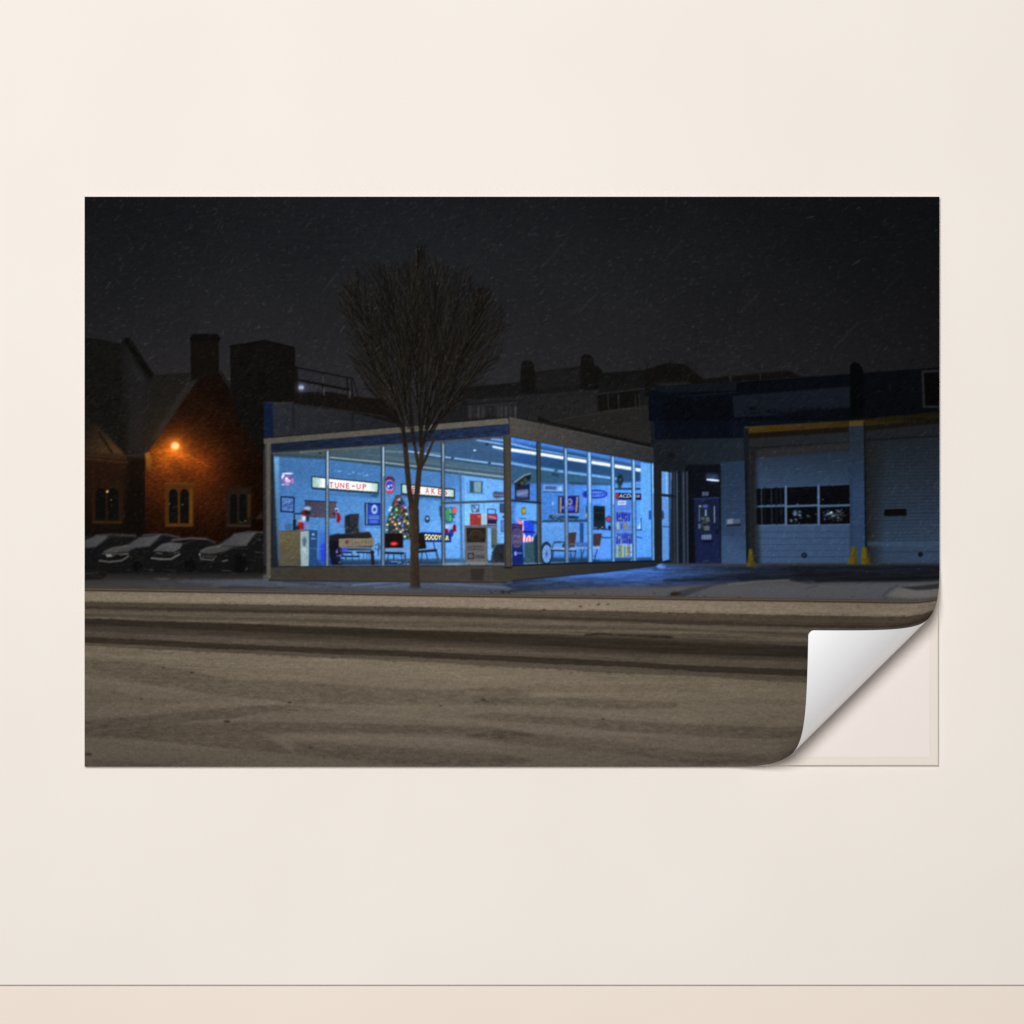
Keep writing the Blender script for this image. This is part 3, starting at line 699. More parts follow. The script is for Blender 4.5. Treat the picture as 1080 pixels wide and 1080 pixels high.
for k_ in range(90):
    x_ = rng.uniform(150, 690); y_ = rng.uniform(611.5, 621) + (x_ - 400) * 0.006
    blue = math.exp(-((x_ - 560) / 150) ** 2)
    line([(x_, y_), (x_ + rng.uniform(5, 26), y_ + rng.uniform(-0.4, 1.2))], rng.uniform(0.5, 1.5), (92 - 14 * blue, 100 + 6 * blue, 116 + 46 * blue), rng.uniform(0.15, 0.5), 0.6)
for k_ in range(70):
    x_ = rng.uniform(560, 860); y_ = rng.uniform(599, 613)
    f_ = math.exp(-((x_ - 640) / 90) ** 2)
    line([(x_, y_), (x_ + rng.uniform(6, 30), y_ + rng.uniform(-2.5, 0.5))], rng.uniform(0.4, 1.2), (40 + 50 * f_, 54 + 84 * f_, 80 + 150 * f_), rng.uniform(0.15, 0.45), 0.5)
# grey slush between forecourt and kerb
poly(fM((540, 625), (640, 619), (700, 619), (735, 617), (755, 616), (800, 613), (830, 611.5), (850, 616), (900, 615), (991, 613), (991, 640), (540, 633)), grad((560, 625), (80, 77, 76), (900, 622), (72, 73, 77)), 0.95, 1.0, id=WALK)
poly(fM((700, 629), (728, 620), (760, 615), (740, 622), (722, 629)), (36, 38, 44), 0.8, 0.9)
poly(fM((935, 628), (944, 621), (960, 617), (991, 617), (991, 632), (945, 630)), (104, 99, 92), 0.8, 0.9)
poly(fM((948, 619), (991, 616), (991, 622), (965, 622.5)), (14, 15, 17), 0.85, 0.8)
line(fM((930, 629), (937, 622), (946, 617)), 1.2, (30, 32, 36), 0.7, 0.6)
line(fM((768, 616), (800, 613), (832, 611.6)), 1.5, (120, 120, 124), 0.55, 0.8)
line(fM((850, 620.5), (862, 617.5)), 1.0, (34, 36, 40), 0.7, 0.5)
for k_ in range(60):
    x_ = rng.choice([rng.normal(533, 7), rng.normal(713, 5), rng.uniform(540, 980)])
    ell(x_, 619 + (x_ - 440) * 0.016 + rng.uniform(2, 5.5), rng.uniform(0.5, 2), rng.uniform(0.3, 0.8), (32, 28, 25), 0.6, 0.3)
poly(fM((560, 621), (740, 616), (990, 614), (990, 632), (560, 628)), (104, 106, 114), 0.22, 2.5)
ell(711, 626, 4.5, 2, (38, 29, 20), 0.85, 0.6); ell(716, 625, 3, 1.3, (50, 38, 26), 0.7, 0.5)
ell(697, 597, 5, 2.4, (100, 146, 226), 0.9, 0.8); ell(700, 596, 2, 1, (36, 70, 160), 0.8, 0.5)

# ------------------------------------------------------------------ the street: bands of snow, slush and tyre tracks
BX = np.array([90, 500, 740, 854, 990.0])
BANDS = [((622.4, 628.6, 631.6, 633.6, 636), (118, 105, 89)), ((625, 631.5, 635, 637, 639.5), (133, 119, 101)), ((631, 638, 643.5, 646, 648), (137, 123, 104)), ((634, 640.6, 646, 648.6, 650.5), (126, 112, 94)),
         ((635.2, 641.6, 647, 649.6, 651.5), (82, 71, 59)), ((639, 645.8, 654, 657.4, 659.5), (76, 66, 54)), ((640.2, 647, 656, 659, 661), (62, 53, 44)), ((641.4, 649.6, 658.4, 661, 663), (66, 57, 48)), ((643, 651.5, 659.4, 662.2, 664.2), (92, 82, 69)),
         ((645, 655, 662, 665.6, 667.6), (98, 88, 74)), ((648, 658, 664.5, 669, 671), (82, 72, 60)), ((650.8, 664.2, 668, 674, 676), (102, 91, 76)), ((651.6, 665.4, 669.5, 676, 678), (86, 76, 63)), ((652.2, 667.4, 680.6, 685.6, 687.6), (50, 43, 35)),
         ((657.4, 675.6, 689.6, 692.6, 694.6), (50, 43, 35)), ((659, 678, 690.6, 694, 696), (64, 56, 47)), ((663.6, 682, 692, 696, 698), (72, 63, 53)), ((667, 685.4, 696, 700, 702), (88, 78, 66)), ((671, 689, 701.4, 705, 707), (84, 74, 62)),
         ((672.2, 690.2, 702.4, 706.4, 708.4), (55, 48, 39)), ((676.8, 695.4, 707.2, 712.2, 714.2), (54, 47, 38)), ((678, 696.8, 708.4, 713.8, 716), (86, 76, 64)), ((680, 700.6, 712.8, 718.6, 721), (88, 78, 66)), ((681.2, 702.2, 714.6, 721, 723), (116, 104, 87)),
         ((690, 712, 724, 731, 733), (119, 107, 90)), ((700, 722, 735, 742, 744), (114, 102, 86)), ((730, 742, 752, 758, 760), (110, 99, 84)), ((770, 776, 782, 786, 788), (104, 93, 80)), ((809, 809, 809, 809, 809), (94, 84, 73))]
def street_paint():
    i0, i1, j0, j1, X, Y = window(90, 620, 990, 808)
    h, w = X.shape
    warp = vnoise(h, w, 5 * S, 120 * S, 4, 51) * 2.4 * np.clip((Y - 622) / 40, 0.12, 1)
    warp += vnoise(h, w, 1.0 * S, 5 * S, 2, 57) * 1.2 * np.clip((Y - 630) / 12, 0.1, 1)
    Yw = Y + warp
    cs = np.stack([np.interp(X[0], BX, b[0]) for b in BANDS])          # band position per column
    col = np.zeros((h, w, 3), np.float32)
    for q in range(len(BANDS) - 1):
        t = np.clip((Yw - cs[q]) / np.maximum(cs[q + 1] - cs[q], 0.3), 0, 1)
        t = t * t * (3 - 2 * t)
        m = (Yw >= cs[q]) & (Yw < cs[q + 1] if q < len(BANDS) - 2 else True)
        c0, c1 = np.array(BANDS[q][1], np.float32), np.array(BANDS[q + 1][1], np.float32)
        cc = c0 + (c1 - c0) * t[..., None]
        col[m] = cc[m]
    # the light falls off towards both ends of the street
    col *= (1 - 0.10 * np.clip(np.abs(X - 480) / 400, 0, 1) ** 1.5)[..., None]
    st = vnoise(h, w, 0.9 * S, 46 * S, 3, 52) * 0.30 * np.exp(-((Yw - 672) / 34) ** 2) + vnoise(h, w, 2.4 * S, 90 * S, 3, 53) * 0.07
    st += vnoise(h, w, 0.6 * S, 1.2 * S, 2, 54) * 0.20 + vnoise(h, w, 1.6 * S, 5 * S, 2, 55) * 0.12
    st += vnoise(h, w, 14 * S, 70 * S, 3, 56) * 0.10 * np.clip((Y - 690) / 30, 0, 1)
    col *= (1 + st)[..., None]
    top = np.interp(X[0], BX, BANDS[0][0])
    m = np.clip((Y - top) * S + 0.5, 0, 1)
    t = C[j0:j1, i0:i1]; t += (col - t) * m[..., None]
    LB[j0:j1, i0:i1][m > 0.5] = STREET
street_paint()
# kerb
KERB = part('kerb', label='thin dark kerb line between pavement and street')
kerb = lambda d: [(90, 621.6 + d), (300, 624.6 + d), (500, 628.2 + d), (700, 631 + d), (854, 633.2 + d), (991, 635.4 + d)]
line(kerb(-0.2), 3.0, (120, 106, 88), 0.95, 0.25, id=KERB)
line(kerb(-1.3), 1.0, (48, 42, 37), 0.9, 0.25)
line(kerb(0.8), 1.5, (42, 36, 30), 0.95, 0.25)
# older tracks in the fore: soft darker and lighter sweeps
h1, h2, h3, h4 = F(90, 610, 4.909), F(310, 610, 4.909), F(530, 610, 4.909), F(680, 610, 5.4)
CLIP = (LB == STREET).astype(np.float32)
rag = np.clip(0.9 + vnoise(CH, CW, 1.6 * S, 7 * S, 3, 58) * 1.5, 0.2, 1.3)
CLIP = CLIP * rag
TRACKS = [  # worn wheel tracks in the near snow: upper edge left to right, lower edge right to left
    (h1((-20, 418), (300, 434), (560, 480), (750, 520), (1080, 530)) + h2((400, 560), (740, 580), (1080, 560), (1260, 600)) + h2((1080, 645), (700, 655), (300, 650), (0, 645)) + h1((900, 625), (620, 590), (350, 555), (150, 515), (-20, 490)), 13),
    (h1((-20, 570), (160, 580), (300, 615), (520, 640), (400, 650), (200, 645), (-20, 640)), 7),
    (h1((-20, 735), (300, 708), (640, 680), (900, 655), (1080, 652)) + h2((300, 690), (0, 690)) + h1((900, 700), (760, 724), (480, 748), (700, 742), (1080, 742)) + h2((500, 752), (1080, 775), (1260, 806)) + h2((1080, 828), (600, 800), (0, 798)) + h1((900, 802), (1000, 850), (1080, 905), (850, 888), (560, 862), (350, 838), (150, 824), (-20, 820)), 15),
    (h2((0, 838), (500, 870), (1080, 905), (1260, 940), (1080, 968), (700, 965), (400, 950), (0, 912)), 13),
    (h3((-200, 572), (-40, 556), (300, 552), (700, 548), (1080, 545), (1080, 585), (600, 585), (-40, 590)), 7),
    (h3((-200, 640), (-40, 618), (300, 614), (700, 632), (910, 640), (900, 668), (600, 678), (300, 660), (-40, 655)), 14),
    (h3((-200, 712), (-40, 695), (400, 722), (760, 742)) + h4((300, 832), (940, 850), (940, 922), (500, 905)) + h3((1000, 812), (600, 790), (300, 758), (-40, 735)), 15),
    (h3((-200, 815), (-40, 786), (500, 830)) + h4((0, 955), (400, 990), (700, 1010), (700, 1050), (300, 1060)) + h3((900, 945), (500, 895), (-40, 850)), 12),
    (h1((-20, 930), (300, 950), (600, 985), (-20, 985)), 6), (h4((300, 690), (900, 690), (900, 720), (300, 715)), 5)]
for pts, dv in TRACKS:
    poly(pts, (-dv * 1.02, -dv * 0.98, -dv * 0.88), 1.0, 1.1, mode='add')
for pts, dv in ((h1((0, 515), (350, 560), (640, 605)), 7), (h1((420, 656), (900, 645), (1060, 640)), 8), (h1((480, 755), (760, 730), (1000, 690)), 7), (h2((0, 672), (300, 690), (600, 720), (1080, 755)), 8), (h2((0, 815), (400, 822), (1080, 850)), 8), (h3((80, 604), (500, 598), (1000, 600)), 7), (h3((0, 676), (500, 690), (1000, 735)), 6), (h3((0, 776), (600, 800), (1000, 830)), 6), (h1((0, 832), (350, 848), (700, 880)), 6)):
    line(pts, 3.0, (dv, dv * 0.95, dv * 0.85), 1.0, 1.2, mode='add')
for pts, wd, c_, al in ((h3((430, 292), (500, 286), (700, 296), (880, 304)), 2.2, (40, 34, 28), 0.85), (h3((0, 282), (250, 280), (420, 288)), 1.0, (116, 104, 88), 0.7), (h4((0, 325), (150, 332)), 1.8, (44, 38, 31), 0.8), (h4((150, 333), (500, 345), (940, 358)), 0.9, (104, 93, 78), 0.6), (h3((60, 230), (400, 234), (1000, 248)), 1.3, (106, 95, 80), 0.6), (h4((0, 256), (400, 285), (940, 300)), 2.0, (100, 89, 75), 0.5), (h2((0, 238), (500, 256), (1080, 276)), 1.0, (112, 100, 84), 0.6), (h2((0, 186), (500, 205), (1080, 218)), 1.2, (110, 98, 82), 0.55)):
    line(pts, wd, c_, al, 0.4)
CLIP = (LB == STREET).astype(np.float32)
for k_ in range(130):
    x_, y_ = rng.uniform(92, 985), rng.uniform(640, 806)
    ell(x_, y_, rng.uniform(0.4, 1.8), rng.uniform(0.3, 0.6), (62, 52, 43), rng.uniform(0.2, 0.5), 0.3)
for (x_, y_, r_) in ((240, 760.6, 3.6), (203, 709, 2.4), (173, 704, 1.6), (306, 740.5, 2.4), (94, 795, 4), (510, 737.6, 2.6), (636, 758, 2), (612, 639.4, 2), (631, 637.4, 1.8), (641, 637.2, 1.6), (574, 643, 1.8), (150, 737, 1.8), (465, 744, 1.6), (328, 788, 2.4), (128, 757, 1.4)):
    ell(x_, y_, r_, r_ * 0.42, (56, 46, 37), 0.85, 0.45)
for k_ in range(170):              # crumbs along the slush edges
    x_ = rng.uniform(92, 985); e_ = np.interp(x_, BX, BANDS[rng.choice([4, 4, 4, 13, 23])][0])
    ell(x_, e_ + rng.normal(0, 1.0), rng.uniform(0.6, 2.6), rng.uniform(0.3, 0.8), (56, 46, 36), 0.5, 0.3)
# fine lighter and darker streaks along the ruts
for k_ in range(260):
    x_ = rng.uniform(90, 980); y_ = rng.uniform(645, 716); sl = 0.045
    L_ = rng.uniform(20, 90)
    line([(x_, y_), (x_ + L_, y_ + L_ * sl)], 0.6, rng.choice([-1, 1]) * np.array([26, 22, 17]), rng.uniform(0.15, 0.4), 0.35, mode='add')
CLIP = None

# ------------------------------------------------------------------ the glass showroom
SHOW = part('glass_showroom', label='flat roofed showroom with glass walls, lit blue inside')
poly(fL((262, 455), (320, 455), (320, 690), (262, 690)), (16, 26, 48), 1, 0.4, id=SHOW)
poly(fL((312, 455), (420, 468), (760, 510), (1020, 580), (1020, 600), (320, 650)), grad((290, 430), (38, 40, 45), (400, 450), (32, 33, 37)), 1, 0.5, id=SHOW)
speckle(fL((312, 455), (420, 468), (1020, 540), (1020, 600), (320, 650)), 5, 1.5, 4, 61)
line(fL((262, 455), (440, 466), (760, 505), (960, 540)), 0.9, (52, 54, 58), 0.7, 0.4)
for x_ in (430, 765):
    line(fL((x_, 470), (x_ + 3, 600)), 2.2, (24, 24, 26), 0.7, 0.5)
# left bay: the room seen through the front glass
INN = part('showroom_interior', SHOW)
left_glass = fB((68, 178), (1010, 108), (1010, 645), (68, 650))
right_glass = fC((102, 165), (910, 318), (910, 870), (102, 895))
def room(X, Y):
    t = np.clip((X - 285) / 200, 0, 1)[..., None]
    c = np.array([68, 122, 186], np.float32) * (1 - t) + np.array([84, 148, 222], np.float32) * t
    v = np.clip((Y - 490) / 100, 0, 1)[..., None]
    return c * (0.92 + 0.10 * v)
poly(left_glass, room, 1, 0.2, id=INN)
CLIP = region(left_glass)
poly(fB((830, 270), (1010, 290), (1010, 620), (835, 620)), (100, 166, 240), 0.9, 0.3)
glow(470, 560, 30, (14, 20, 24), 1.0)
speckle(left_glass, 0.07, 1.5, 2.5, 62, 2, rel=True)
# ceiling
poly(fB((75, 170), (1010, 100), (1010, 290), (830, 268), (530, 240), (290, 208), (160, 196), (75, 196)), grad((290, 480), (66, 84, 88), (520, 490), (66, 100, 132)), 1, 0.5)
poly(fB((560, 150), (1010, 110), (1010, 235), (760, 200), (600, 180)), (54, 86, 128), 0.75, 1.5)
poly(fB((75, 185), (290, 200), (290, 212), (75, 200)), (48, 60, 64), 0.7, 0.6)
for pts, w_, c_, al in ((((180, 182), (300, 172), (500, 160)), 1.6, (112, 118, 108), 0.8), (((300, 202), (530, 224), (760, 252), (1010, 282)), 1.4, (150, 172, 176), 0.9), (((300, 210), (530, 234), (760, 262), (1010, 293)), 1.6, (58, 72, 74), 0.85), (((300, 196), (530, 216), (830, 252), (1010, 270)), 1.1, (70, 84, 84), 0.8),
                        (((520, 178), (700, 184), (760, 190)), 2.2, (120, 134, 140), 0.6), (((620, 178), (760, 200), (1010, 233)), 2.0, (128, 176, 226), 0.9), (((620, 184), (760, 207), (1010, 241)), 0.9, (44, 66, 96), 0.8), (((900, 132), (1010, 150)), 2.0, (120, 180, 250), 0.8), (((960, 128), (1010, 134)), 2.4, (110, 170, 250), 0.8), (((520, 205), (830, 240), (1010, 262)), 1.6, (108, 122, 122), 0.55), (((440, 190), (760, 222), (1010, 250)), 1.2, (96, 116, 124), 0.5)):
    line(fB(*pts), w_, c_, al, 0.4)
for x_, y_ in ((262, 186), (940, 148), (800, 205), (950, 225)):
    ell(fB((x_, y_))[0][0], fB((x_, y_))[0][1], 1.8, 1.2, (34, 48, 58), 0.8, 0.4)
TUBE = part('ceiling_tube_lamp', SHOW, 'bright white fluorescent tube under the ceiling')
line(fB((965, 159), (1012, 169)), 2.0, (225, 240, 255), 1, 0.4)
line(fB((965, 165), (1012, 176)), 1.2, (110, 170, 240), 0.7, 0.5)
ell(fB((890, 174))[0][0], fB((890, 174))[0][1], 1.4, 0.9, (210, 235, 255), 0.95, 0.4)
# floor and skirting of the room
poly(fB((75, 618), (1010, 612), (1010, 650), (75, 652)), grad((290, 590), (42, 74, 116), (480, 590), (62, 92, 124)), 0.95, 0.6)
poly(fB((760, 630), (1010, 628), (1010, 645), (760, 645)), (96, 128, 160), 0.8, 0.6)
poly(fB((75, 200), (830, 262), (830, 330), (75, 300)), (54, 92, 140), 0.30, 4)
glow(385, 575, 40, (18, 24, 26), 0.8); glow(500, 545, 28, (16, 24, 30), 0.8)
for x0_, x1_, al_ in ((90, 260, .6), (300, 500, .6), (515, 620, .55), (650, 745, .5), (850, 960, .6)):
    poly(fB((x0_, 622), (x1_, 622), (x1_ + 10, 642), (x0_ - 6, 642)), (24, 36, 52), al_, 1.6)  # contact shadows under the furniture, drawn in the ink
for q_ in (((226, 348), (502, 352), (502, 366), (230, 346)), ((590, 352), (810, 368), (806, 382), (596, 364)), ((440, 470), (512, 474), (512, 482), (446, 480))):
    poly(fB(*q_), (40, 78, 124), 0.55, 1.2)  # shade below the wall signs and poster, drawn in the ink
poly(fB((360, 470), (430, 440), (440, 520), (370, 520)), (44, 80, 130), 0.4, 2.5)
# wall panels and seams
for x_ in (565, 260):
    line(fB((x_, 240), (x_, 620)), 0.5, (56, 100, 158), 0.5, 0.3)
line(fB((75, 345), (230, 350)), 0.5, (60, 104, 160), 0.6, 0.3)
line(fB((340, 485), (520, 488)), 0.6, (60, 104, 166), 0.6, 0.3)
line(fB((832, 270), (838, 630)), 2.6, (62, 102, 148), 0.9, 0.5)
line(fB((845, 280), (848, 620)), 1.0, (84, 132, 190), 0.8, 0.4)
poly(fB((260, 500), (300, 500), (300, 640), (245, 640)), (44, 84, 196), 0.6, 2.5)
poly(fB((262, 560), (300, 540), (300, 625), (268, 625)), (34, 44, 226), 0.7, 1.5)
poly(fB((75, 200), (95, 200), (95, 640), (75, 640)), grad((289, 485), (104, 160, 214), (291, 600), (44, 56, 70)), 0.9, 0.8)
# wall light frost above the sign
for k_ in range(16):
    x_ = rng.uniform(290, 480)
    ell(*fB((x_, 256 + (x_ - 290) * 0.1 + rng.normal(0, 5)))[0], rng.uniform(0.8, 2.2), rng.uniform(0.4, 1.0), (128, 176, 220), 0.5, 0.4)

# --- things on the left wall
N = part('neon_sign', SHOW, 'small pink and white neon sign at the left end')
for x_, y_, rx, ry, c_, al in ((118, 262, 3, 1.2, (60, 96, 140), .8), (130, 268, 6, 1.0, (215, 225, 250), .95), (112, 282, 1.6, 3, (225, 230, 250), .95), (130, 294, 5.6, 4.6, (150, 90, 160), .95), (131, 296, 3.2, 2.4, (190, 190, 240), .9), (140, 288, 1.6, 1.2, (96, 66, 130), .9), (128, 312, 3, 1.3, (200, 130, 170), .9), (112, 313, 1.4, 0.7, (220, 220, 240), .8), (150, 298, 1.6, 3, (176, 110, 170), .9), (126, 288, 1.5, 1.2, (230, 235, 255), .9)):
    ell(*fB((x_, y_))[0], rx, ry, c_, al, 0.4, id=N)
P1 = part('framed_picture', SHOW, 'blue framed picture on the left wall')
poly(f1((124, 410), (242, 416), (238, 548), (124, 540)), (26, 48, 84), 1, 0.3, id=P1)
poly(f1((136, 422), (230, 428), (228, 536), (136, 528)), (84, 122, 190), 0.95, 0.4)
for pts in (((145, 455), (185, 480), (225, 470)), ((150, 500), (175, 470), (190, 440)), ((150, 480), (200, 505), (225, 500)), ((185, 520), (215, 460))):
    line(f1(*pts), 1.1, (50, 78, 136), 0.8, 0.3)
line(f1((150, 470), (200, 450)), 0.8, (130, 160, 220), 0.8, 0.3)
BB = part('notice_board', SHOW, 'brown notice board hung with stockings')
poly(f1((322, 444), (578, 460), (576, 592), (330, 580)), grad((322, 530), (60, 62, 86), (350, 540), (84, 78, 92)), 1, 0.3, id=BB)
speckle(f1((322, 444), (578, 460), (576, 592), (330, 580)), 12, 0.8, 1.5, 64)
line(f1((320, 446), (580, 461)), 1.0, (40, 42, 58), 0.9, 0.25)
ST = part('red_stocking', SHOW)
poly(f1((578, 540), (600, 545), (618, 590), (600, 630), (580, 622), (584, 580)), (150, 20, 40), 1, 0.35, id=ST)
poly(f1((566, 505), (596, 512), (600, 545), (572, 540)), (160, 186, 226), 0.9, 0.4)
ell(*f1((582, 530))[0], 1.4, 1.2, (30, 40, 60), 0.8, 0.3); ell(*f1((560, 555))[0], 1, 2, (60, 20, 34), 0.7, 0.3)
TO = part('santa_toy', SHOW, 'red and white festive figures on the cabinet')
for x_, y_, rx, ry, c_, al in ((345, 512, 3.6, 2.4, (150, 172, 206), .95), (325, 548, 4.2, 3.4, (110, 30, 38), .95), (345, 545, 3, 2, (30, 30, 40), .8), (300, 600, 4.2, 4, (150, 168, 190), .95), (318, 590, 2.4, 2, (196, 214, 240), .95), (280, 590, 2.6, 2, (96, 120, 132), .9), (345, 595, 1.8, 3, (26, 40, 60), .9), (290, 652, 3.4, 4.2, (176, 30, 26), .98), (308, 655, 2, 3, (120, 24, 30), .9), (335, 655, 3.4, 3, (120, 120, 190), .8), (265, 670, 2.2, 2.2, (50, 26, 26), .9)):
    ell(*f1((x_, y_))[0], rx, ry, c_, al, 0.5, id=TO)
poly(f1((226, 605), (252, 600), (254, 690), (226, 690)), (26, 40, 46), 0.95, 0.4)
line(f1((238, 610), (236, 555), (300, 552)), 1.3, (24, 32, 44), 0.9, 0.3)
poly(f1((160, 640), (220, 630), (215, 695), (165, 695)), (62, 82, 112), 0.7, 1.0)
# sign boxes
def sign_box(name_label, quad, word, wq, bold=0.0):
    s_ = part('lighted_sign', SHOW, name_label)
    poly(fB(*quad), (38, 56, 60), 1, 0.25, id=s_)
    q = quad; e = 5
    inner = [(q[0][0] + e, q[0][1] + e), (q[1][0] - e, q[1][1] + e), (q[2][0] - e, q[2][1] - e), (q[3][0] + e, q[3][1] - e)]
    def glowing(X, Y):
        x0 = fB(inner[0])[0][0]; x1 = fB(inner[1])[0][0]
        t = np.clip(np.minimum(X - x0 - 1, x1 - X) / 14, 0, 1)[..., None]
        return np.array([164, 196, 196], np.float32) * (1 - t) + np.array([255, 255, 250], np.float32) * t
    poly(fB(*inner), glowing, 1, 0.3)
    l_ = part('lettering', s_)
    for ch, x0, x1 in word:
        ya = np.interp(x0, (wq[0], wq[1]), (wq[2], wq[3])); yb = np.interp(x0, (wq[0], wq[1]), (wq[4], wq[5]))
        if ch == '-': line(fB((x0, (ya + yb) / 2), (x1, (ya + yb) / 2 + 0.3)), 1.1, (186, 40, 40), 0.95, 0.15, id=l_)
        else: text(ch, fB((x0, ya), (x1, ya + 0.8), (x1, yb + 0.8), (x0, yb)), (176, 34, 36), 0.95, 0.0, 0.0, id=l_)
sign_box('long lighted sign reading TUNE-UP', ((226, 278), (502, 304), (500, 348), (226, 328)), [('T', 301, 315), ('U', 323, 338), ('N', 344, 360), ('E', 368, 381), ('-', 393, 402), ('U', 411, 426), ('P', 435, 449)], (301, 450, 303, 312, 325, 332))
poly(fB((232, 284), (258, 288), (258, 324), (232, 322)), (150, 186, 190), 0.6, 0.8)
line(fB((231, 330), (500, 350)), 1.0, (24, 48, 70), 0.9, 0.3)
ell(*fB((482, 358))[0], 4, 1.4, (44, 70, 104), 0.8, 0.5)
sign_box('lighted sign reading BRAKES behind the tree', ((590, 308), (810, 330), (810, 368), (590, 352)), [('B', 638, 652), ('R', 658, 672), ('A', 690, 705), ('K', 714, 729), ('E', 741, 754), ('S', 765, 778)], (638, 780, 322, 332, 346, 355))
line(fB((590, 354), (810, 370)), 1.0, (24, 48, 70), 0.9, 0.3)
RS = part('round_sign', SHOW, 'oval red, white and blue sign between the two lighted signs')
cx_, cy_ = fB((545, 315))[0]
ell(cx_, cy_, 5.6, 9.4, (150, 60, 84), 1, 0.25, id=RS)
poly(fB((526, 292), (534, 280), (556, 280), (566, 294), (560, 302), (530, 300)), (84, 44, 70), 0.9, 0.4)
ell(cx_ - 0.2, cy_ + 0.8, 4.6, 6.4, (190, 180, 220), 0.9, 0.3)
ell(cx_, cy_, 4.2, 4.6, (44, 70, 196), 1, 0.3)
ell(cx_ - 1.2, cy_ + 1.4, 1.3, 1.6, (215, 235, 250), 0.95, 0.3); ell(cx_ + 1.6, cy_ + 0.6, 1.4, 1, (190, 220, 250), 0.9, 0.3); ell(cx_ + 0.4, cy_ + 1.8, 0.7, 1.1, (26, 40, 120), 0.9, 0.2)
ell(cx_, cy_ + 7, 2.8, 1.6, (206, 74, 100), 0.9, 0.3)
# green striped balloon bunch and heart
GB = part('wall_decoration', SHOW, 'green striped ornament with a red ball')
poly(fB((745, 400), (758, 400), (758, 470), (748, 440)), (44, 66, 70), 0.9, 0.8)
poly(fB((766, 408), (812, 404), (808, 430), (796, 470), (770, 470)), (40, 66, 100), 0.8, 0.5)
ell(*fB((786, 436))[0], 5.2, 7, (70, 160, 120), 1, 0.6, id=GB)
for k_ in range(4): line(fB((774 + k_ * 8, 414), (776 + k_ * 7, 462)), 0.7, (40, 110, 84), 0.7, 0.3)
line(fB((790, 412), (792, 460)), 0.8, (130, 205, 170), 0.8, 0.3)
ell(*fB((809, 416))[0], 2.4, 3.6, (232, 84, 96), 1, 0.5, id=GB)
for k_ in range(12): ell(*fB((rng.uniform(790, 812), rng.uniform(430, 470)))[0], 0.8, 0.8, (30, 60, 90), 0.7, 0.3)
for x_, y_, rx, ry, c_ in ((775, 485, 2, 2.2, (170, 200, 240)), (790, 480, 2.8, 1.8, (140, 176, 226)), (774, 508, 2.6, 4.4, (130, 20, 44)), (808, 488, 1.8, 3.6, (130, 14, 40)), (806, 498, 2.4, 2, (150, 20, 44)), (795, 510, 2.4, 4, (60, 50, 120))):
    ell(*fB((x_, y_))[0], rx, ry, c_, 0.95, 0.4)
DI = part('wall_clock', SHOW, 'small round dark clock on the wall')
ell(*f2((582, 558))[0], 2.9, 3.9, (44, 66, 96), 1, 0.3, id=DI); ell(*f2((583, 553))[0], 1.7, 1.3, (150, 180, 210), 0.9, 0.3); ell(*f2((582, 572))[0], 1.6, 1.2, (34, 70, 110), 0.9, 0.3)
GY = part('tyre_banner', SHOW, 'dark blue banner with yellow lettering')
poly(f2((545, 655), (765, 665), (762, 735), (545, 730)), (28, 48, 148), 1, 0.25, id=GY)
text('GOODYEAR', f2((558, 670), (748, 684), (748, 718), (558, 716)), (236, 232, 110), 1, 0.05, 0.0)
# ship like blue poster behind post
P2 = part('blue_poster', SHOW, 'upright blue poster with a white emblem')
poly(f2((106, 434), (226, 438), (226, 606), (108, 604)), (20, 40, 92), 1, 0.3, id=P2)
poly(f2((117, 440), (130, 440), (130, 598), (117, 598)), (150, 176, 200), 0.75, 0.4)
poly(f2((132, 446), (222, 448), (222, 598), (132, 598)), (36, 66, 188), 1, 0.3)
ell(*f2((181, 484))[0], 3.2, 5.0, (170, 200, 230), 0.9, 0.4); ell(*f2((182, 485))[0], 1.8, 2.0, (46, 70, 160), 0.9, 0.3)
for y_, a_, b_ in ((533, 140, 218), (545, 136, 216), (553, 142, 214), (570, 150, 206), (582, 148, 204)):
    line(f2((a_, y_), (b_, y_ + 2)), 1.0, (110, 160, 230), 0.75, 0.3)
# --- christmas tree
XT = part('christmas_tree', SHOW, 'decorated christmas tree with coloured lights')
poly(f2((355, 372), (385, 392), (415, 440), (440, 520), (460, 600), (455, 710), (380, 716), (270, 660), (268, 590), (300, 500), (318, 430)), (34, 56, 62), 0.95, 1.0, id=XT)
pal = [(40, 66, 60), (24, 36, 40), (30, 60, 46), (60, 66, 130), (140, 120, 60), (150, 120, 84), (100, 84, 56), (30, 40, 100), (120, 60, 54), (20, 30, 34)]
for k_ in range(420):
    y_ = rng.uniform(378, 715); hw = 12 + (y_ - 372) * 0.30
    x_ = 360 + rng.uniform(-1, 1) * hw + (y_ - 372) * 0.03
    if x_ < 266: continue
    c_ = pal[rng.integers(len(pal))]
    ell(*f2((x_, y_))[0], rng.uniform(0.5, 1.5), rng.uniform(0.4, 1.2), c_, 0.75, 0.25, id=XT if abs(x_ - 360) < hw * 0.9 else None, rot=rng.uniform(0, 3))
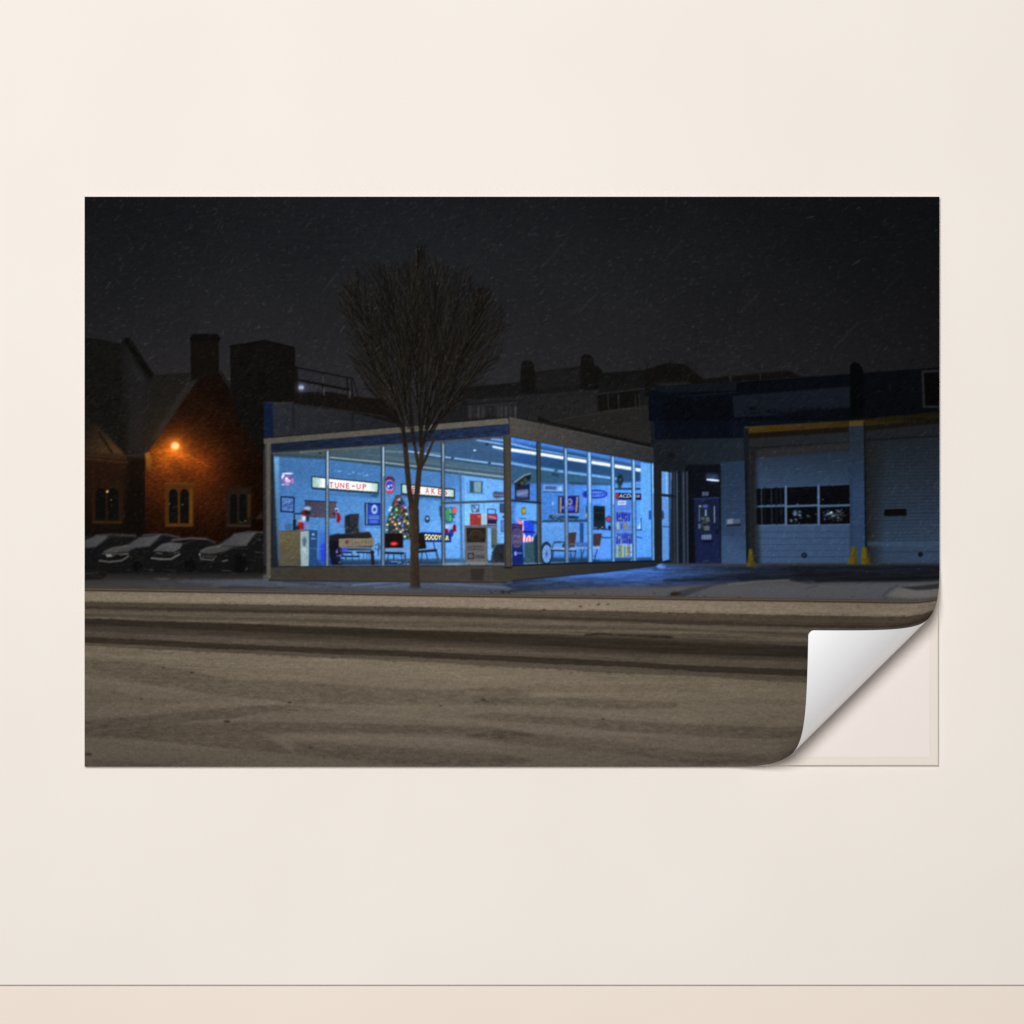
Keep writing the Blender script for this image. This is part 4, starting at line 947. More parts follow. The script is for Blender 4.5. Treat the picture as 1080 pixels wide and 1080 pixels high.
for x_, y_, c_ in ((367, 410, (150, 150, 250)), (343, 440, (190, 50, 50)), (348, 488, (120, 230, 160)), (298, 490, (170, 180, 255)), (308, 470, (150, 200, 170)), (415, 470, (230, 120, 190)), (400, 455, (90, 80, 190)), (395, 606, (90, 100, 240)), (362, 560, (80, 90, 210)), (425, 520, (200, 210, 130)), (330, 545, (190, 150, 90)), (340, 600, (220, 170, 80)), (300, 560, (170, 130, 70)), (280, 600, (200, 180, 150)), (320, 580, (190, 120, 60)), (408, 575, (170, 170, 90)), (380, 655, (190, 180, 140)), (412, 690, (150, 220, 160)), (396, 640, (180, 150, 120)), (348, 525, (70, 150, 100)), (372, 590, (210, 200, 190)), (276, 640, (130, 170, 150)), (435, 590, (210, 190, 110)), (378, 540, (60, 70, 200)), (350, 630, (200, 150, 110)), (312, 520, (90, 150, 120))):
    ell(*f2((x_, y_))[0], 1.1, 1.1, c_, 0.95, 0.25)
    glow(*f2((x_, y_))[0], 2.0, tuple(0.25 * v for v in c_))
# --- furniture at the front glass
CB = part('cardboard_carton', SHOW, 'large tan carton with white and blue sides')
poly(f1((112, 698), (288, 692), (290, 985), (112, 985)), grad((300, 562), (100, 92, 66), (305, 596), (82, 78, 66)), 1, 0.4, id=CB)
poly(f1((288, 692), (358, 690), (356, 982), (290, 985)), (140, 164, 170), 1, 0.3)
poly(f1((358, 685), (424, 690), (422, 975), (356, 982)), (38, 74, 122), 1, 0.4)
poly(f1((112, 694), (358, 684), (358, 694), (112, 702)), (70, 66, 56), 0.7, 0.4)
speckle(f1((112, 698), (288, 692), (290, 985), (112, 985)), 8, 2, 3, 66)
ell(*f1((320, 780))[0], 2.2, 5, (74, 96, 116), 0.85, 0.6); ell(*f1((318, 845))[0], 2.6, 2, (172, 190, 196), 0.7, 0.5)
ell(*f1((392, 722))[0], 1.5, 1.4, (140, 180, 190), 0.9, 0.3); line(f1((378, 755), (408, 757)), 1.6, (130, 160, 200), 0.7, 0.4)
line(f1((360, 835), (480, 838)), 0.6, (96, 130, 180), 0.7, 0.3)
DK = part('office_chair', SHOW, 'tall dark office chair behind the bench')
poly(f1((648, 572), (690, 558), (762, 556), (755, 650), (765, 720), (650, 720)), (38, 42, 52), 1, 0.5, id=DK)
poly(f1((684, 560), (764, 555), (752, 640), (690, 640)), (50, 52, 62), 0.9, 0.4)
for k_ in range(14): ell(*f1((rng.uniform(660, 770), rng.uniform(640, 715)))[0], 1.2, 0.8, (96, 96, 92), 0.5, 0.4)
SF = part('dark_sofa', SHOW, 'dark waiting bench with a paper sign on it')
poly(fB((298, 520), (330, 512), (400, 514), (462, 505), (472, 520), (476, 560), (470, 580), (300, 580)), (36, 36, 42), 1, 0.5, id=SF)
poly(fB((400, 508), (462, 505), (470, 525), (400, 528)), (52, 42, 38), 0.8, 0.5)
poly(fB((298, 540), (345, 545), (345, 640), (310, 640), (298, 600)), (26, 26, 36), 0.95, 0.7)
for x0, x1, y0 in ((345, 390, 588), (412, 480, 588), (330, 420, 604)):
    line(fB((x0, y0), (x1, y0 + 1)), 1.6, (24, 24, 34), 0.9, 0.3)
line(fB((345, 568), (480, 571)), 1.8, (130, 154, 186), 0.85, 0.5)
for x_ in (418, 438, 452, 460, 392):
    line(fB((x_, 590), (x_ + rng.uniform(-4, 4), 622)), 0.7, (30, 50, 84), 0.8, 0.2)
poly(fB((466, 580), (480, 580), (484, 640), (470, 640)), (40, 34, 42), 0.95, 0.3)
for k_ in range(26):
    ell(*fB((rng.normal(345, 14), rng.uniform(572, 640)))[0], rng.uniform(0.6, 2.0), rng.uniform(0.5, 1.8), [(70, 70, 230), (24, 26, 50), (170, 170, 220), (60, 40, 60), (20, 40, 110)][rng.integers(5)], 0.75, 0.35)
poly(fB((350, 570), (375, 570), (372, 584), (352, 586)), (64, 74, 240), 0.9, 0.7)
PS = part('paper_sign', SHOW, 'cream paper sign with faded lettering on the bench')
poly(fB((338, 532), (482, 530), (482, 562), (338, 566)), (124, 116, 98), 1, 0.25, id=PS)
smudge(8, fB((364, 540), (470, 538), (470, 556), (364, 558)), (88, 80, 68), 0.7, 0.25)
ell(*fB((371, 547))[0], 1.6, 2.2, (100, 50, 44), 0.8, 0.3)
SEAT = part('waiting_chair', SHOW, 'brown padded waiting chair with a red tail lamp glow')
poly(fB((517, 520), (524, 512), (590, 510), (598, 520), (600, 570), (520, 572)), (34, 26, 28), 1, 0.4, id=SEAT)
ell(*fB((562, 553))[0], 4.2, 2.0, (224, 40, 44), 0.95, 0.8); ell(*fB((562, 553))[0], 2.2, 0.9, (255, 90, 90), 0.9, 0.4)
line(fB((516, 574), (735, 578)), 1.8, (120, 140, 170), 0.85, 0.5)
line(fB((520, 590), (600, 592)), 2.2, (24, 28, 40), 0.95, 0.4)
CH2 = part('waiting_chair', SHOW, 'dark waiting chair right of the tree trunk')
poly(fB((655, 512), (675, 506), (686, 520), (694, 572), (660, 576)), (34, 30, 30), 1, 0.4, id=CH2)
line(fB((660, 586), (730, 580)), 2.6, (26, 34, 50), 0.95, 0.4)
for a_, b_ in (((722, 545), (738, 615)), ((735, 575), (742, 615)), ((676, 590), (672, 628)), ((540, 592), (534, 635)), ((560, 592), (562, 632)), ((590, 590), (596, 630)), ((610, 590), (606, 636)), ((500, 560), (498, 600)), ((690, 585), (700, 620))):
    line(fB(a_, b_), 0.9, (30, 44, 70), 0.9, 0.25)
line(fB((486, 560), (500, 552), (508, 570), (498, 580), (486, 572)), 0.9, (40, 54, 76), 0.85, 0.3)
for k_ in range(26):
    ell(*fB((rng.uniform(525, 620), rng.uniform(596, 640)))[0], rng.uniform(0.5, 1.6), rng.uniform(0.4, 1.2), [(40, 60, 150), (110, 160, 230), (24, 30, 60), (140, 170, 220)][rng.integers(4)], 0.7, 0.3)
# rear corner: vents, frames, red boxes
AC = part('wall_vent', SHOW)
poly(f3((272, 285), (380, 292), (378, 385), (272, 382)), (54, 86, 110), 1, 0.3, id=AC)
poly(f3((308, 292), (368, 296), (366, 380), (308, 376)), (120, 160, 176), 0.95, 0.3)
line(f3((255, 300), (258, 385), (390, 392)), 0.8, (62, 104, 160), 0.8, 0.3)
poly(f3((462, 378), (480, 372), (556, 380), (560, 420), (480, 430), (464, 415)), (70, 78, 112), 1, 0.5)
line(f3((470, 402), (550, 405)), 1.4, (130, 130, 160), 0.7, 0.4)
for q, c_, i_ in ((((282, 478), (352, 478), (352, 540), (290, 545)), (66, 92, 120), (120, 170, 220)), (((518, 470), (556, 470), (556, 548), (518, 545)), (40, 60, 96), (60, 86, 120)), (((524, 606), (556, 608), (556, 706), (526, 704)), (60, 96, 150), (90, 140, 210))):
    poly(f3(*q), c_, 0.95, 0.3); xs_ = [p[0] for p in q]; ys_ = [p[1] for p in q]
    poly(f3((xs_[0] + 9, ys_[0] + 9), (xs_[1] - 9, ys_[1] + 9), (xs_[2] - 9, ys_[2] - 9), (xs_[3] + 9, ys_[3] - 9)), i_, 0.85, 0.5)
line(f3((300, 490), (345, 535)), 1.4, (40, 70, 120), 0.8, 0.3); line(f3((340, 490), (310, 535)), 1.2, (160, 200, 240), 0.7, 0.3)
line(f3((390, 470), (392, 540)), 0.6, (60, 110, 170), 0.7, 0.3); ell(*f3((547, 580))[0], 1.1, 1.2, (30, 50, 90), 0.9, 0.3)
RB = part('red_cabinet', SHOW, 'red tool cabinet behind the upright board')
poly(f3((276, 552), (366, 552), (368, 650), (276, 648)), (158, 56, 54), 1, 0.3, id=RB)
speckle(f3((276, 552), (366, 552), (368, 650), (276, 648)), 14, 1, 2, 67, 2, (1, .4, .4))
ell(*f3((348, 575))[0], 1.6, 1, (196, 130, 130), 0.8, 0.4)
poly(f3((368, 552), (416, 556), (416, 640), (368, 636)), (150, 190, 210), 1, 0.3)
line(f3((420, 555), (420, 515), (482, 520), (482, 560)), 1.0, (44, 74, 120), 0.9, 0.25)
VB = part('display_rack', SHOW, 'red and dark display rack')
poly(f3((416, 556), (496, 556), (494, 672), (418, 668)), (38, 40, 70), 1, 0.3, id=VB)
poly(f3((420, 560), (492, 562), (490, 604), (420, 600)), (172, 60, 86), 0.95, 0.4); line(f3((430, 575), (485, 590)), 1.4, (210, 150, 180), 0.8, 0.4)
for y_ in (640, 658): line(f3((425, y_), (488, y_ + 3)), 1.2, (170, 190, 220), 0.8, 0.4)
poly(f3((446, 672), (496, 672), (498, 820), (448, 840)), (92, 96, 88), 1, 0.5); line(f3((450, 690), (454, 820)), 1.6, (70, 74, 72), 0.6, 0.6)
poly(f3((424, 678), (446, 678), (448, 930), (424, 935)), (104, 172, 244), 1, 0.3)
poly(f3((470, 830), (500, 800), (560, 795), (560, 965), (450, 968), (450, 900)), (44, 48, 56), 1, 0.8)
for k_ in range(30): ell(*f3((rng.uniform(460, 556), rng.uniform(810, 960)))[0], rng.uniform(0.6, 2), rng.uniform(0.5, 1.4), [(70, 66, 76), (24, 30, 34), (90, 84, 96), (60, 40, 40), (36, 56, 44)][rng.integers(5)], 0.6, 0.4)
AB = part('sandwich_board', SHOW, 'grey upright board sign with a dark picture panel')
poly(f3((230, 648), (420, 645), (418, 965), (236, 965)), (98, 98, 100), 1, 0.3, id=AB)
poly(f3((246, 668), (404, 668), (402, 786), (250, 786)), (46, 40, 36), 1, 0.4)
line(f3((268, 740), (290, 700), (325, 690), (360, 700), (385, 740)), 1.4, (78, 66, 56), 0.8, 0.5); ell(*f3((325, 740))[0], 5.5, 4, (68, 54, 46), 0.8, 0.8); ell(*f3((325, 745))[0], 3.4, 2, (40, 34, 32), 0.8, 0.5)
smudge(9, f3((256, 812), (390, 812), (390, 828), (256, 828)), (58, 58, 66), 0.85, 0.2)
smudge(8, f3((256, 836), (390, 836), (390, 850), (256, 850)), (58, 58, 66), 0.85, 0.2)
poly(f3((256, 872), (308, 872), (308, 924), (256, 924)), (48, 48, 54), 0.9, 0.3); ell(*f3((282, 898))[0], 2.4, 2.2, (100, 100, 100), 0.9, 0.4)
smudge(5, f3((318, 884), (400, 884), (400, 918), (318, 918)), (44, 48, 60), 0.9, 0.25)
line(f3((236, 950), (418, 950)), 1.0, (128, 124, 116), 0.7, 0.4)
poly(f3((200, 975), (235, 950), (240, 985), (205, 985)), (50, 66, 84), 0.6, 0.6)
for x_ in (265, 405): line(f3((x_, 962), (x_ + 12, 985)), 1.2, (40, 44, 50), 0.8, 0.3)
CLIP = None

# ------------------------------------------------------------------ right bay
poly(right_glass, grad((545, 500), (66, 112, 186), (690, 560), (98, 160, 248)), 1, 0.2, id=INN)
CLIP = region(right_glass)
poly(fC((100, 440), (620, 440), (620, 870), (100, 880)), (76, 128, 204), 0.8, 2)
speckle(right_glass, 0.08, 1.5, 2.5, 68, 2, rel=True)
poly(fC((100, 160), (910, 310), (910, 345), (840, 420), (700, 430), (100, 430)), grad((545, 475), (52, 92, 156), (560, 505), (46, 76, 112)), 1, 0.8)
poly(fC((100, 310), (700, 405), (700, 440), (100, 425)), (60, 94, 120), 0.8, 1.2)
for pts, w_, c_, al, b_ in ((((100, 180), (300, 210), (600, 270), (840, 320)), 4.5, (80, 136, 226), 0.9, 1.2), (((100, 205), (240, 240), (400, 268), (600, 305), (840, 350)), 1.8, (150, 205, 255), 0.85, 0.6), (((100, 222), (260, 250), (500, 290), (840, 345)), 1.6, (40, 66, 110), 0.7, 0.4), (((100, 240), (250, 262), (420, 290), (640, 324), (840, 357)), 3.2, (220, 240, 255), 1, 0.5),
                            (((100, 315), (250, 343), (420, 368), (680, 402), (720, 410)), 2.6, (124, 178, 236), 0.9, 0.6), (((100, 330), (250, 358), (420, 382), (700, 414)), 1.0, (52, 82, 112), 0.8, 0.4), (((100, 290), (700, 390)), 1.0, (44, 74, 124), 0.6, 0.5), (((440, 432), (670, 436)), 1.8, (36, 54, 66), 0.85, 0.5), (((690, 462), (840, 462)), 2.2, (36, 50, 74), 0.9, 0.4), (((720, 440), (840, 440)), 1.2, (90, 130, 190), 0.8, 0.4)):
    line(fC(*pts), w_, c_, al, b_)
line(fC((100, 240), (250, 262), (420, 290), (640, 324), (840, 357)), 2.0, (235, 248, 255), 1, 0.3, id=TUBE)
for x_, y_ in ((358, 358), (365, 385), (345, 380)): ell(*fC((x_, y_))[0], 2, 1.4, (36, 54, 72), 0.8, 0.5)
# right end wall, bright
poly(fC((838, 312), (910, 320), (910, 856), (838, 856), (820, 700), (838, 560)), (100, 164, 252), 1, 0.5)
poly(fC((815, 690), (910, 690), (905, 858), (812, 858)), (92, 154, 244), 1, 0.5)
poly(fC((100, 855), (910, 852), (910, 900), (100, 900)), (54, 92, 128), 0.9, 0.6)
line(fC((100, 892), (430, 882)), 2.2, (140, 176, 220), 0.85, 0.5)
for x0_, x1_ in ((110, 240), (285, 470), (480, 610)):
    poly(fC((x0_, 858), (x1_, 855), (x1_, 880), (x0_, 884)), (30, 48, 76), 0.6, 1.4)  # contact shadows on the right bay floor, drawn in the ink
glow(640, 520, 22, (10, 22, 34), 0.8)
poly(fC((570, 640), (700, 690), (690, 862), (560, 865)), (94, 150, 240), 0.85, 0.6)
# skateboard and poster
SK = part('hanging_board', SHOW, 'dark board hung at a slant under the ceiling')
poly(fC((120, 438), (128, 420), (180, 380), (205, 374), (218, 384), (214, 410), (160, 455), (130, 470)), (40, 50, 56), 1, 0.4, id=SK)
line(fC((124, 424), (180, 384), (210, 376)), 1.6, (130, 150, 160), 0.9, 0.4)
for x_, y_, c_ in ((150, 440, (20, 26, 30)), (185, 410, (66, 84, 74)), (165, 430, (84, 88, 60)), (200, 400, (26, 34, 38)), (145, 462, (24, 26, 26)), (190, 420, (60, 76, 64))): ell(*fC((x_, y_))[0], 2.2, 1.4, c_, 0.85, 0.4, rot=-0.6)
P3 = part('framed_picture', SHOW, 'dark framed poster under the slanted board')
poly(fC((124, 455), (208, 432), (208, 526), (124, 524)), (34, 40, 66), 1, 0.3, id=P3)
poly(fC((134, 470), (200, 464), (200, 510), (134, 508)), (108, 124, 170), 0.85, 0.6); line(fC((136, 514), (200, 516)), 1.2, (70, 80, 90), 0.8, 0.3); line(fC((140, 495), (196, 480)), 1.6, (140, 156, 196), 0.6, 0.6)
poly(fC((128, 545), (265, 545), (250, 650), (128, 650)), (110, 176, 246), 0.7, 1.2)
ell(*fC((174, 588))[0], 2.8, 4.4, (110, 116, 84), 1, 0.4); ell(*fC((176, 588))[0], 1.4, 2.2, (180, 170, 60), 0.9, 0.4); line(fC((152, 630), (186, 632)), 0.9, (40, 70, 120), 0.8, 0.3)
# flag
FG = part('striped_flag', SHOW, 'red, white and blue flag over the drinks sign')
poly(fC((140, 640), (160, 650), (172, 640), (176, 720), (230, 735), (226, 766), (168, 764), (150, 700)), (220, 220, 245), 1, 0.3, id=FG)
for a_, b_ in (((146, 640), (148, 664)), ((158, 645), (166, 690)), ((170, 700), (168, 760)), ((186, 740), (184, 764)), ((202, 738), (200, 764)), ((218, 736), (217, 764)), ((164, 655), (168, 676))): line(fC(a_, b_), 1.2, (220, 60, 90), 0.9, 0.25)
poly(fC((175, 645), (232, 645), (232, 712), (222, 740), (205, 720), (190, 742), (178, 715)), (44, 74, 214), 1, 0.4, id=FG)
poly(fC((170, 700), (240, 705), (240, 714), (170, 712)), (30, 44, 110), 0.9, 0.3)
BS = part('board_sign', SHOW, 'dark purple upright sign with an octagon')
poly(fC((106, 660), (165, 664), (172, 890), (110, 895)), (44, 48, 96), 1, 0.3, id=BS)
poly(fC((118, 690), (150, 685), (166, 715), (166, 770), (150, 795), (122, 795), (110, 765), (110, 715)), (92, 92, 126), 0.95, 0.4)
poly(fC((121, 695), (148, 690), (162, 717), (162, 768), (148, 789), (124, 789), (113, 763), (113, 717)), (78, 70, 104), 0.95, 0.3)
line(fC((116, 672), (152, 676)), 1.2, (130, 70, 110), 0.8, 0.4)
smudge(4, fC((118, 722), (158, 722), (158, 742), (118, 742)), (130, 124, 160), 0.8, 0.25); smudge(4, fC((118, 752), (158, 752), (158, 770), (118, 770)), (120, 116, 150), 0.7, 0.25)
poly(fC((110, 800), (170, 800), (172, 890), (112, 892)), (28, 42, 104), 0.8, 0.5); ell(*fC((128, 830))[0], 1.5, 2.4, (150, 170, 220), 0.8, 0.4); line(fC((140, 828), (162, 828)), 1.6, (120, 140, 200), 0.7, 0.4)
GBIN = part('green_bin', SHOW)
poly(fC((178, 770), (240, 760), (238, 880), (180, 884)), (56, 84, 92), 1, 0.6, id=GBIN); speckle(fC((178, 770), (240, 760), (238, 880), (180, 884)), 12, 1, 1.5, 69)
poly(fC((232, 740), (262, 700), (262, 884), (236, 884)), (32, 48, 66), 0.9, 0.7)
poly(fC((195, 640), (262, 648), (262, 664), (230, 660)), (40, 70, 110), 0.9, 0.4)
# counter, objects, wall things
poly(fC((280, 640), (560, 636), (560, 652), (280, 656)), (46, 74, 104), 0.95, 0.4)
CT = part('service_counter', SHOW, 'pale service counter')
poly(fC((278, 655), (545, 652), (545, 810), (300, 850), (278, 850)), (94, 148, 214), 0.95, 0.5, id=CT)
poly(fC((494, 655), (515, 655), (515, 770), (494, 770)), (42, 72, 124), 0.95, 0.4); poly(fC((540, 650), (562, 650), (558, 760), (532, 760)), (104, 172, 248), 0.8, 0.5)
poly(fC((278, 655), (410, 655), (410, 690), (278, 690)), (104, 160, 230), 0.5, 0.8)
for k_ in range(34): ell(*fC((rng.uniform(310, 480), rng.uniform(612, 642)))[0], rng.uniform(0.7, 2.6), rng.uniform(0.5, 1.6), [(40, 60, 84), (70, 96, 120), (28, 44, 60), (100, 130, 150), (54, 70, 64)][rng.integers(5)], 0.75, 0.3)
line(fC((360, 604), (490, 606)), 1.2, (120, 150, 186), 0.8, 0.4)
line(fC((430, 622), (480, 626)), 2.6, (34, 50, 70), 0.9, 0.4)
ACU = part('air_conditioner', SHOW, 'white framed air conditioner on the back wall')
poly(fC((288, 440), (398, 444), (398, 478), (288, 474)), (120, 160, 216), 1, 0.3, id=ACU); poly(fC((296, 446), (362, 448), (362, 468), (296, 466)), (66, 96, 140), 0.95, 0.3)
ell(*fC((382, 462))[0], 1.5, 1.5, (190, 215, 250), 0.9, 0.5); line(fC((288, 478), (400, 482)), 1.0, (44, 72, 112), 0.7, 0.4)
ell(*fC((340, 545))[0], 1.2, 2.2, (150, 190, 245), 0.8, 0.5); line(fC((332, 480), (330, 600)), 0.5, (60, 100, 160), 0.6, 0.3)
NP = part('parts_sign', SHOW, 'dark blue sign with yellow side bars')
poly(fC((368, 503), (490, 500), (490, 600), (370, 604)), (56, 66, 84), 1, 0.3, id=NP)
poly(fC((378, 508), (486, 506), (484, 596), (380, 598)), (34, 36, 140), 1, 0.3)
poly(fC((380, 510), (391, 510), (388, 597), (379, 597)), (160, 144, 92), 1, 0.3); poly(fC((474, 508), (484, 508), (478, 594), (468, 594)), (160, 148, 90), 1, 0.3)
ell(*fC((437, 536))[0], 2.8, 3.6, (140, 156, 160), 0.9, 0.4); ell(*fC((436, 535))[0], 1.4, 1.9, (50, 60, 140), 0.9, 0.3)
smudge(8, fC((390, 560), (468, 556), (468, 577), (390, 577)), (150, 160, 224), 0.95, 0.2); line(fC((414, 584), (456, 583)), 1.1, (84, 130, 226), 0.8, 0.3)
OV = part('oval_sign', SHOW, 'white board with a blue oval emblem')
poly(fC((515, 462), (660, 460), (660, 545), (515, 545)), (98, 146, 232), 0.9, 0.4, id=OV)
ell(*fC((582, 492))[0], 13, 4.8, (42, 66, 170), 1, 0.35); ell(*fC((586, 492))[0], 10.2, 3.1, (92, 140, 226), 0.95, 0.3)
smudge(7, fC((556, 484), (640, 484), (640, 502), (556, 502)), (44, 66, 176), 0.95, 0.15)
ell(*fC((525, 495))[0], 2.8, 3.4, (36, 56, 160), 0.9, 0.5)
MO = part('vending_machine', SHOW, 'tall dark appliance by the counter')
poly(fC((570, 558), (636, 560), (640, 690), (570, 690)), (34, 46, 56), 1, 0.4, id=MO); poly(fC((576, 570), (630, 580), (630, 640), (576, 640)), (26, 34, 38), 0.9, 0.5); line(fC((580, 598), (628, 600)), 1.1, (54, 64, 56), 0.7, 0.4)
poly(fC((528, 560), (540, 560), (540, 640), (528, 640)), (46, 70, 84), 0.9, 0.4); ell(*fC((533, 615))[0], 1.2, 3, (170, 190, 160), 0.85, 0.5)
line(fC((570, 690), (672, 695)), 1.4, (40, 64, 96), 0.9, 0.3)
for k_ in range(16): ell(*fC((rng.uniform(575, 640), rng.uniform(678, 692)))[0], 0.9, 0.6, [(150, 180, 220), (30, 40, 60)][rng.integers(2)], 0.8, 0.25)
RA = part('red_badge', SHOW)
poly(fC((636, 630), (660, 614), (672, 620), (672, 655), (650, 652)), (70, 60, 92), 1, 0.3, id=RA); ell(*fC((658, 635))[0], 2.6, 2.2, (170, 70, 100), 0.95, 0.5)
ell(*fC((662, 682))[0], 1.6, 2.2, (26, 36, 56), 0.9, 0.4)
line(fC((612, 735), (640, 742), (672, 738)), 1.2, (38, 70, 110), 0.9, 0.3)
# chairs, tyre, table
TY = part('tyre', SHOW, 'car tyre with a pale blue wheel by the glass')
ell(*fC((303, 830))[0], 6.6, 12.6, (40, 54, 78), 1, 0.4, id=TY); ell(*fC((305, 832))[0], 4.6, 9.4, (120, 162, 220), 0.95, 0.4)
for k_ in range(8):
    a_ = k_ * math.pi / 4; x_, y_ = fC((305, 832))[0]
    line([(x_, y_), (x_ + 4 * math.cos(a_), y_ + 8.4 * math.sin(a_))], 0.8, (70, 106, 170), 0.8, 0.3)
ell(*fC((305, 832))[0], 1.2, 2.2, (66, 96, 150), 0.9, 0.4)
for lab_, q in (('brown chair facing left by the counter', ((430, 712), (474, 708), (464, 790), (400, 800), (392, 790))), ('brown chair with a curved back further right', ((570, 716), (618, 716), (606, 790), (580, 795), (568, 780)))):
    c_ = part('armchair', SHOW, lab_)
    poly(fC(*q), (62, 58, 64), 1, 0.4, id=c_)
    poly(fC(*[(x_, y_ + 6) for x_, y_ in q[:3]], (q[3][0] + 20, q[3][1] - 10)), (78, 58, 52), 0.6, 0.6)
line(fC((330, 800), (470, 806)), 2.2, (140, 176, 226), 0.9, 0.5); line(fC((335, 812), (470, 816)), 1.6, (34, 46, 66), 0.9, 0.4)
line(fC((336, 800), (345, 770), (400, 765)), 1.0, (42, 66, 104), 0.9, 0.3); line(fC((350, 765), (385, 763)), 1.6, (44, 72, 112), 0.9, 0.4)
for a_, b_ in (((345, 815), (338, 870)), ((410, 815), (408, 876)), ((440, 815), (446, 880)), ((470, 812), (462, 876)), ((540, 800), (536, 878)), ((595, 800), (575, 870)), ((500, 800), (505, 876)), ((520, 800), (498, 870))): line(fC(a_, b_), 1.0, (36, 56, 92), 0.9, 0.3)
poly(fC((470, 765), (560, 770), (555, 800), (475, 796)), (64, 100, 160), 0.9, 0.6); line(fC((470, 796), (600, 800)), 1.6, (130, 166, 220), 0.8, 0.4); line(fC((570, 795), (604, 792)), 2.0, (150, 170, 204), 0.8, 0.5)
for k_ in range(26): ell(*fC((rng.uniform(430, 590), rng.uniform(770, 870)))[0], rng.uniform(0.6, 2), rng.uniform(0.5, 1.5), [(44, 68, 110), (100, 140, 200), (60, 96, 160)][rng.integers(3)], 0.55, 0.4)
line(fC((345, 868), (545, 872)), 1.6, (44, 66, 84), 0.8, 0.5)
# product rack behind the glass
RK = part('product_rack', SHOW, 'wall rack of small blue and yellow packets')
poly(fC((692, 520), (815, 516), (815, 850), (694, 852)), (84, 126, 208), 0.9, 0.5, id=RK)
SGN = part('parts_sign', SHOW, 'dark sign with a red slash and white lettering')
poly(fC((696, 484), (842, 490), (842, 526), (698, 522)), (34, 34, 56), 1, 0.3, id=SGN)
poly(fC((700, 486), (716, 486), (708, 520), (698, 520)), (170, 60, 60), 0.95, 0.3); text('ACDelco', fC((718, 492), (838, 490), (834, 512), (712, 514)), (170, 190, 230), 1, 0.03, 0.1)
ell(*fC((722, 412))[0], 3.4, 6, (30, 48, 60), 1, 0.5); ell(*fC((720, 440))[0], 2, 5, (40, 64, 72), 0.9, 0.5); ell(*fC((722, 410))[0], 1.2, 1.6, (70, 100, 110), 0.8, 0.4)
poly(fC((710, 532), (756, 530), (756, 552), (710, 554)), (200, 222, 255), 1, 0.4); line(fC((718, 542), (748, 541)), 1.2, (80, 100, 150), 0.8, 0.3)
for r_, (ya, yb, ca, n_) in enumerate(((592, 650, (36, 44, 150), 6), (655, 692, (150, 170, 90), 4), (712, 775, (48, 60, 160), 7), (780, 848, (150, 140, 80), 6))):
    for k_ in range(n_):
        x_ = 700 + (k_ + 0.5) * (80 if r_ < 2 else 96) / n_ + rng.uniform(-2, 2)
        cc = ca if r_ % 2 == 0 else [(170, 180, 90), (150, 120, 60), (190, 200, 220), (60, 80, 170), (120, 140, 70)][rng.integers(5)]
        y0_, y1_ = ya + rng.uniform(0, 8), yb - rng.uniform(0, 8)
        line(fC((x_, y0_), (x_, y1_)), rng.uniform(1.4, 2.2), cc, 0.92, 0.35)
        line(fC((x_, y0_ - 3), (x_, y0_ + 2)), 1.0, (140, 170, 230), 0.6, 0.3)
for y_ in (590, 652, 708, 778): line(fC((696, y_), (800, y_ - 1)), 0.6, (140, 176, 240), 0.6, 0.3)
for k_ in range(30): ell(*fC((rng.uniform(698, 800), rng.uniform(592, 850)))[0], rng.uniform(0.4, 1.1), rng.uniform(0.5, 1.6), [(160, 190, 240), (26, 34, 100), (190, 180, 100), (60, 80, 180)][rng.integers(4)], 0.6, 0.3)
line(fC((815, 696), (844, 695)), 1.3, (34, 62, 110), 0.9, 0.3); line(fC((842, 630), (842, 695)), 1.1, (40, 70, 120), 0.9, 0.3); poly(fC((820, 690), (838, 650), (838, 690)), (170, 210, 255), 0.9, 0.4); line(fC((818, 735), (846, 742)), 1.1, (40, 70, 110), 0.9, 0.3)
poly(fC((886, 588), (900, 586), (900, 638), (886, 638)), (44, 78, 140), 0.95, 0.3)
poly(fC((690, 858), (910, 855), (910, 880), (690, 884)), (44, 76, 116), 0.9, 0.5); poly(fC((790, 862), (818, 862), (818, 884), (770, 884)), (160, 190, 240), 0.8, 0.5)
CLIP = None

# ------------------------------------------------------------------ frames, fascia, plinth
FR = part('window_frame', SHOW)
def post(f, x0, y0, x1, y1, w, dark, mid, lite, lx=0.5):
    line(f((x0, y0), (x1, y1)), w, dark, 1, 0.2, id=FR)
    s = w * 0.28
    line([(a + s * 0.2, b) for a, b in f((x0, y0), (x1, y1))], w * 0.55, mid, 0.95, 0.2)
    if lite is not None:
        ym = y0 + (y1 - y0) * lx
        line([(a + s * 0.6, b) for a, b in f((x0, y0 + 5), (x0 + (x1 - x0) * lx, ym))], 0.9, lite, 0.85, 0.25)
post(fB, 291, 172, 290, 642, 4.0, (46, 62, 80), (108, 134, 160), (205, 226, 240), 0.3)
post(fB, 517, 156, 517, 642, 4.4, (40, 56, 76), (104, 130, 158), (210, 230, 242), 0.25)
post(fB, 760, 146, 763, 642, 4.2, (42, 54, 70), (98, 120, 144), (170, 196, 214), 0.15)
line(fB((755, 388), (1012, 380)), 2.4, (62, 72, 84), 0.95, 0.25, id=FR)
line(fB((755, 386), (1012, 377)), 0.7, (96, 110, 124), 0.6, 0.2)
line(fB((66, 186), (70, 648)), 1.6, (34, 44, 56), 0.9, 0.3)
line(fB((75, 196), (76, 560)), 0.9, (130, 180, 220), 0.7, 0.3)
line(fB((66, 182), (300, 172), (1010, 118)), 1.8, (84, 84, 78), 0.75, 0.5)
line(fB((60, 648), (1010, 644)), 1.8, (28, 32, 36), 0.9, 0.4)
